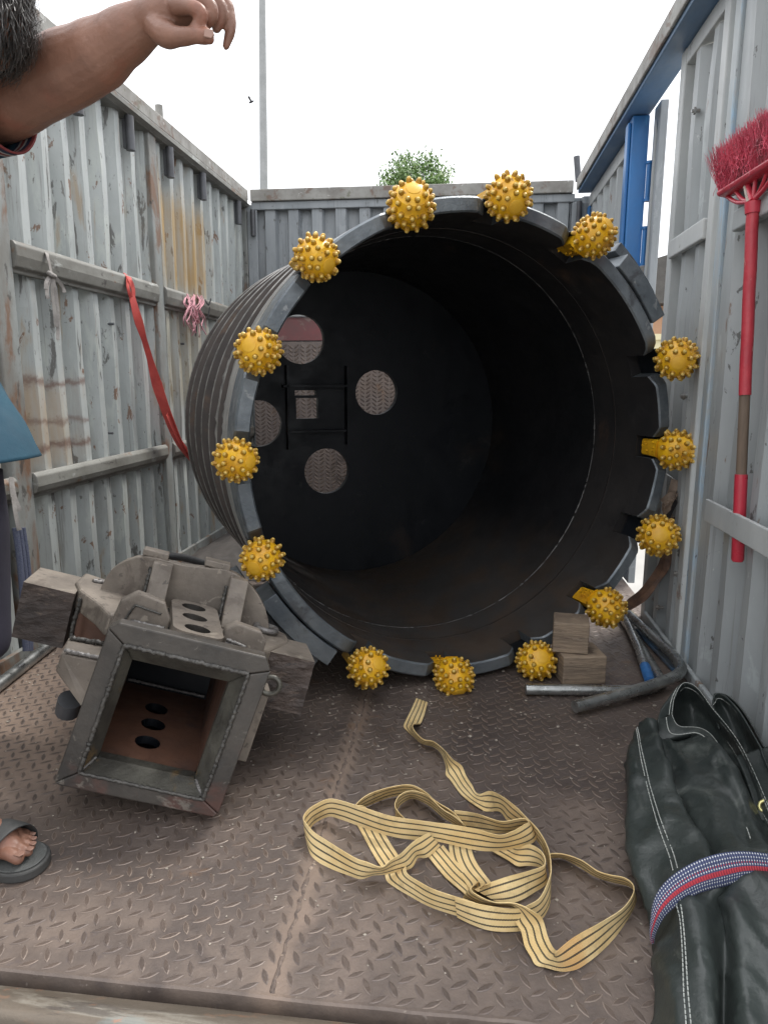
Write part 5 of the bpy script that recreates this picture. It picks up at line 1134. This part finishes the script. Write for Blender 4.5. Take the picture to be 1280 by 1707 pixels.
for s in (1, -1): ell(bm_, hd+fside*(.078*s)-fup*.01-fdir*.005, .010, .020, .032, Mh, 12); ell(bm_, hd+fdir*.088+fside*(.03*s)+fup*.004, .014, .008, .008, Mh, 10)
chain(bm_, [hd+fdir*.094-fup*.058-fside*.022, hd+fdir*.099-fup*.058, hd+fdir*.094-fup*.058+fside*.022], [.006, .008, .006], 8, 3)
# pointing arm (left), forearm tapering to the wrist
wr_ = at(246, 36, 1.245)
chain(bm_, [sh_l, at(0, 172, 1.35), at(58, 143, 1.325), at(110, 117, 1.30), at(160, 93, 1.28), at(203, 64, 1.262), wr_], [.068, .068, .064, .0625, .056, .045, .0345], 22, 6)
# palm and fingers
chain(bm_, [wr_, at(272, 26, 1.235), at(305, 16, 1.23), at(330, 10, 1.225)], [.034, .036, .036, .028], 18)
chain(bm_, [at(262, 30, 1.26), at(300, 6, 1.27), at(325, -4, 1.275)], [.028, .030, .024], 16)
def finger(pts, rad): chain(bm_, pts, rad, 12, 5)
finger([at(262, 44, 1.22), at(278, 58, 1.205), at(302, 61, 1.195), at(326, 59, 1.190), at(345, 61, 1.188), at(349, 65, 1.188)], [.021, .0205, .0145, .0125, .0125, .0085])   # thumb along the underside
finger([at(325, -4, 1.262), at(352, -6, 1.262), at(376, 6, 1.258), at(384, 32, 1.255), at(384, 52, 1.252), at(377, 77, 1.25)], [.014, .012, .0115, .0100, .0090, .0062])  # index hooked downwards
finger([at(318, 0, 1.236), at(345, -1, 1.236), at(365, 7, 1.234), at(369, 28, 1.234), at(361, 47, 1.236)], [.015, .012, .0115, .0102, .0080])
finger([at(308, 6, 1.212), at(333, 4, 1.208), at(350, 10, 1.206), at(353, 28, 1.206), at(342, 42, 1.210)], [.016, .0125, .012, .0106, .0085])
finger([at(296, 10, 1.198), at(318, 12, 1.186), at(334, 19, 1.183), at(336, 34, 1.186), at(325, 43, 1.192)], [.015, .0115, .0108, .0095, .0075])
# other arm hanging by the side
chain(bm_, [sh_r, V(-1.13, 1.0, 1.08), V(-1.10, .99, .86), V(-1.08, 1.0, .80)], [.06, .05, .036, .032])
chain(bm_, [V(-1.08, 1.0, .80), V(-1.07, 1.0, .74), V(-1.065, 1.0, .70)], [.032, .036, .03])
for k, (dx, l) in enumerate(((-.026, .075), (-.009, .085), (.009, .08), (.025, .062))): finger([V(-1.065+dx*.3, 1.0+dx, .71), V(-1.055+dx*.3, 1.0+dx, .71-l*.5), V(-1.065+dx*.3, 1.0+dx, .71-l)], [.010, .009, .007])
finger([V(-1.065, .97, .77), V(-1.045, .955, .73), V(-1.04, .955, .70)], [.012, .010, .008])
# legs
TT = fl(70, 1433, .03); HH = V(TT.x-.265, TT.y+.045, .03); fh = (TT-HH).normalized(); fs = V(-fh.y, fh.x, 0)   # fs points away from the camera
def ft(a, b, z): return V(HH.x, HH.y, 0)+fh*a+fs*b+V(0, 0, z)
ank = ft(.045, 0, .105)
chain(bm_, [V(-1.09, 1.33, .86), V(-1.07, 1.32, .68), V(-1.07, 1.31, .50), V(-1.17, 1.32, .32), ank+V(0, 0, .05), ank], [.08, .075, .058, .056, .040, .038], 18)
chain(bm_, [V(-1.10, 1.14, .86), V(-1.12, 1.10, .50), V(-1.19, 1.08, .30), V(-1.22, 1.08, .10)], [.08, .06, .055, .038], 16)
chain(bm_, [ft(.02, 0, .065), ft(.06, 0, .075), ft(.12, -.005, .072), ft(.17, -.005, .060), ft(.20, -.004, .048)], [.034, .036, .036, .033, .022], 18)
chain(bm_, [ft(.12, .015, .058), ft(.17, .02, .05), ft(.195, .022, .045)], [.030, .026, .018], 16)
chain(bm_, [V(-1.24, 1.08, .07), V(-1.15, 1.07, .07), V(-1.07, 1.06, .05)], [.034, .036, .024], 16)
toes = [(-.024, .240, .0145), (-.001, .246, .0105), (.016, .238, .0098), (.031, .226, .0092), (.044, .212, .0085)]
for b, a, r in toes: finger([ft(a-.062, b*.85, .047), ft(a-.03, b, .049), ft(a-.010, b, .042)], [r*1.1, r, r*.92])
for k in range(5): finger([V(-1.09, 1.03+k*.018, .05), V(-1.04, 1.03+k*.018, .045)], [.011, .010])
body = bm_.build('body', M_SKIN, per, smooth=180)
rm = body.modifiers.new('unite', 'REMESH'); rm.mode = 'VOXEL'; rm.voxel_size = .0031; rm.use_smooth_shade = True
sm_ = body.modifiers.new('soften', 'SMOOTH'); sm_.factor = .5; sm_.iterations = 2
# nails
for b, a, r in toes:
    m = MB(); c = ft(a-.004, b, .042+r*.86); m.prism([c+fh*x*r+fs*y*r for x, y in ((-.6, -.6), (.5, -.62), (.8, 0), (.5, .62), (-.6, .6), (-.8, 0))], (0, 0, .0022)); m.build('toenail', M_NAIL, per, bevel=.0008)
c = at(348, 55, 1.175); m = MB(); m.prism([c+CR*x+CU*y for x, y in ((-.008, -.005), (.004, -.008), (.009, -.002), (.006, .006), (-.006, .007))], -CF*-.003); m.build('fingernail', M_NAIL, per, bevel=.001)
# hair: short strands combed down over the crown
hm = MB(); hr = random.Random(9)
for k in range(4200):
    u = hr.uniform(-1, 1); w = hr.uniform(0, 6.283); q = math.sqrt(1-u*u); dl_ = V(q*math.cos(w), q*math.sin(w), u)
    if dl_.y > .72-.25*dl_.z or dl_.z < -.75: continue
    p0 = hd+Mh.to_3x3() @ V(dl_.x*.077, dl_.y*.097, dl_.z*.106); n_ = (p0-hd).normalized()
    fall = (V(0, 0, -1)+V(-.1, -.1, 0)+fdir*.4); fall = (fall-n_*fall.dot(n_)*.85).normalized(); l = hr.uniform(.035, .062)
    p1 = p0+n_*.010+fall*l*.5+V(hr.gauss(0, .004), hr.gauss(0, .004), hr.gauss(0, .004)); p2 = p0+n_*.006+fall*l+V(hr.gauss(0, .009), hr.gauss(0, .009), hr.gauss(0, .006))
    s_ = n_.cross(fall).normalized()*.0009; i = len(hm.v); hm.v += [p0-s_, p0+s_, p1-s_, p1+s_, p2]; hm.f += [(i, i+1, i+3, i+2), (i+2, i+3, i+4)]; hm.m += [0, 0]
cap_ = [[hd+Mh.to_3x3() @ V(.0785*math.sin(t)*math.cos(w), -.099*math.cos(t)*.6+.0-.02*0+.099*math.sin(t)*math.sin(w)*.55-.03, .1075*math.sin(t)*math.sin(w)*.75+.107*math.cos(t)*.66) for w in [i*.2618 for i in range(24)]] for t in [.01+i*.15 for i in range(9)]]
hm.grid(cap_, 0, True); hm.build('hair', M_HAIR, per, fix=False, kind='stuff')
# shirt: flared hem, striped cuffs
def loft(name, secs, mt, n=36, closed=True, th=.004, wr=.006, seed=0, sub=6, up=None):
    """secs: (centre, half-axis vectors a, b)"""
    cs = crom([s[0] for s in secs], sub); as_ = crom([s[1] for s in secs], sub); bs_ = crom([s[2] for s in secs], sub); rows = []
    for i, (c, a, b) in enumerate(zip(cs, as_, bs_)):
        r = []
        for k in range(n):
            w = 2*math.pi*k/n; d = a*math.cos(w)+b*math.sin(w); p = c+d
            r.append(p+d.normalized()*wr*(noise.noise(V(p.x*9, p.y*9, p.z*5+seed))+.5*noise.noise(V(p.x*22, p.y*22, p.z*9+seed))))
        rows.append(r)
    m = MB(); m.grid(rows, 0, True); o = m.build(name, mt, per, smooth=180); sd = o.modifiers.new('cloth', 'SOLIDIFY'); sd.thickness = th; sd.offset = 1; return o
X_, Y_ = V(1, 0, 0), V(0, 1, 0)
hem = at(60, 770, 1.24)
SHX = -.062
loft('polo_shirt', [(V(-.985, 1.24, hem.z-.012), X_*.150+V(0, 0, .016), Y_*.17), (V(-1.02, 1.24, .96), X_*.150, Y_*.175), (V(-1.085, 1.24, 1.07), X_*.145, Y_*.18), (V(-1.125, 1.24, 1.2), X_*.145, Y_*.18), (V(-1.105, 1.235, 1.32), X_*.138, Y_*.205), (V(-1.075, 1.23, 1.40), X_*.125, Y_*.195), (V(-1.05, 1.23, 1.445), X_*.105, Y_*.15), (V(-1.03, 1.225, 1.475), X_*.078, Y_*.085)], M_POLO, wr=.011)
def polo_cuff(m, c):
    return c
c0, c1 = at(-80, 186, 1.345), at(16, 165, 1.314); ad = (c1-c0).normalized(); au = (V(0, 0, 1)-ad*ad.z).normalized(); av = ad.cross(au)
M_STRIPE = {'navy': mat('navy_rib', (.02, .025, .06), rough=.85, bump=.3, bscale=300), 'white': mat('white_rib', (.32, .31, .30), rough=.85, bump=.3, bscale=300), 'red': mat('red_rib', (.20, .035, .035), rough=.85, bump=.3, bscale=300)}
def slv(a, b, r0, r1, name, mt): loft(name, [(c0+ad*a-au*.012, au*r0, av*r0*.95), (c0+ad*(a+b)/2-au*.013, au*(r0+r1)/2, av*(r0+r1)/2*.95), (c0+ad*b-au*.014, au*r1, av*r1*.95)], mt, 30, wr=.003)
LL = (c1-c0).length
slv(-.24, LL-.052, .088, .0725, 'sleeve', M_POLO)
e_ = LL-.052
for w_, kc in ((.008, 'navy'), (.005, 'white'), (.008, 'red'), (.005, 'white'), (.010, 'navy'), (.007, 'red')): slv(e_, e_+w_, .0725, .0725, 'cuff_stripe', M_STRIPE[kc]); e_ += w_
d0, d1 = sh_r+V(.0, 0, .0), V(-1.115, 1.02, 1.16)
ad2 = (d1-d0).normalized(); au2 = X_; av2 = ad2.cross(au2).normalized()
loft('sleeve', [(d0-ad2*.04, au2*.075, av2*.075), (d0+ad2*.08, au2*.085, av2*.08), (d1, au2*.085, av2*.08)], M_POLO)
# trousers: seat and two rolled legs ending at the knee
loft('trousers', [(V(-1.085, 1.245, .78), X_*.13, Y_*.165), (V(-1.085, 1.245, .88), X_*.135, Y_*.17), (V(-1.09, 1.245, 1.0), X_*.13, Y_*.165)], M_TROU, wr=.006)
kb = at(30, 1108, 1.29)
loft('trouser_leg', [(V(-1.085, 1.31, kb.z-.02), X_*.090+V(0, 0, .02), Y_*.085), (V(-1.07, 1.31, kb.z+.04), X_*.096, Y_*.09), (V(-1.06, 1.315, .66), X_*.098, Y_*.095), (V(-1.06, 1.32, .76), X_*.105, Y_*.10), (V(-1.075, 1.32, .86), X_*.115, Y_*.10)], M_TROU, wr=.008)
loft('trouser_leg', [(V(-1.13, 1.10, .46), X_*.08, Y_*.082), (V(-1.11, 1.11, .60), X_*.09, Y_*.09), (V(-1.10, 1.14, .74), X_*.105, Y_*.10), (V(-1.10, 1.15, .86), X_*.115, Y_*.10)], M_TROU, wr=.008)
# sandals
def sandal(F, vis=True):
    out = [(-.012, 0), (-.006, -.024), (.02, -.036), (.08, -.037), (.14, -.047), (.19, -.056), (.225, -.054), (.252, -.042), (.268, -.022), (.272, .002), (.266, .026), (.25, .046), (.22, .058), (.18, .058), (.12, .048), (.06, .040), (.02, .036), (-.006, .024)]
    o2 = [(p.x, p.y) for p in crom([V(a, b, 0) for a, b in out+[out[0]]], 4)][:-1]
    m = MB(); m.prism([F(a, b, .001) for a, b in o2], V(0, 0, .022)); s_ = m.build('sandal', M_SANDAL, per, bevel=.004)
    m = MB(); m.prism([F(.128+(a-.128)*.95, b*.92, .0235) for a, b in o2], V(0, 0, .003)); m.build('footbed', M_FOOTBED, s_, bevel=.0015)
    def band(a0, a1, sk, top, name='strap'):
        rows = []
        for k in range(13):
            t = k/12; w = math.pi*t; b = -.056*math.cos(w); z = .022+top*math.sin(w)**.75
            rows.append([F(a0+sk*math.sin(w)*.5+(.010 if k in (0, 12) else 0), b*(.98), z), F((a0+a1)/2, b*1.0, z+.001), F(a1-sk*math.cos(w)*.4+sk*math.sin(w)*.3, b*1.0, z*.97)])
        m = MB(); m.grid(rows); o = m.build(name, M_SANDAL, s_, smooth=180); sd = o.modifiers.new('web', 'SOLIDIFY'); sd.thickness = .005; sd.offset = 1; o.modifiers.new('round', 'SUBSURF').render_levels = 1
    band(.135, .198, .030, .068); band(.04, .10, .0, .105)
    m = MB(); m.tube(crom([F(.10, -.038, .024), F(.115, -.035, .06), F(.14, -.02, .085)], 5), .007, 8); m.build('strap', M_SANDAL, s_, smooth=60)
sandal(lambda a, b, z: ft(a, b, z))
sandal(lambda a, b, z: V(-1.28+a, 1.07-b*.9, z))
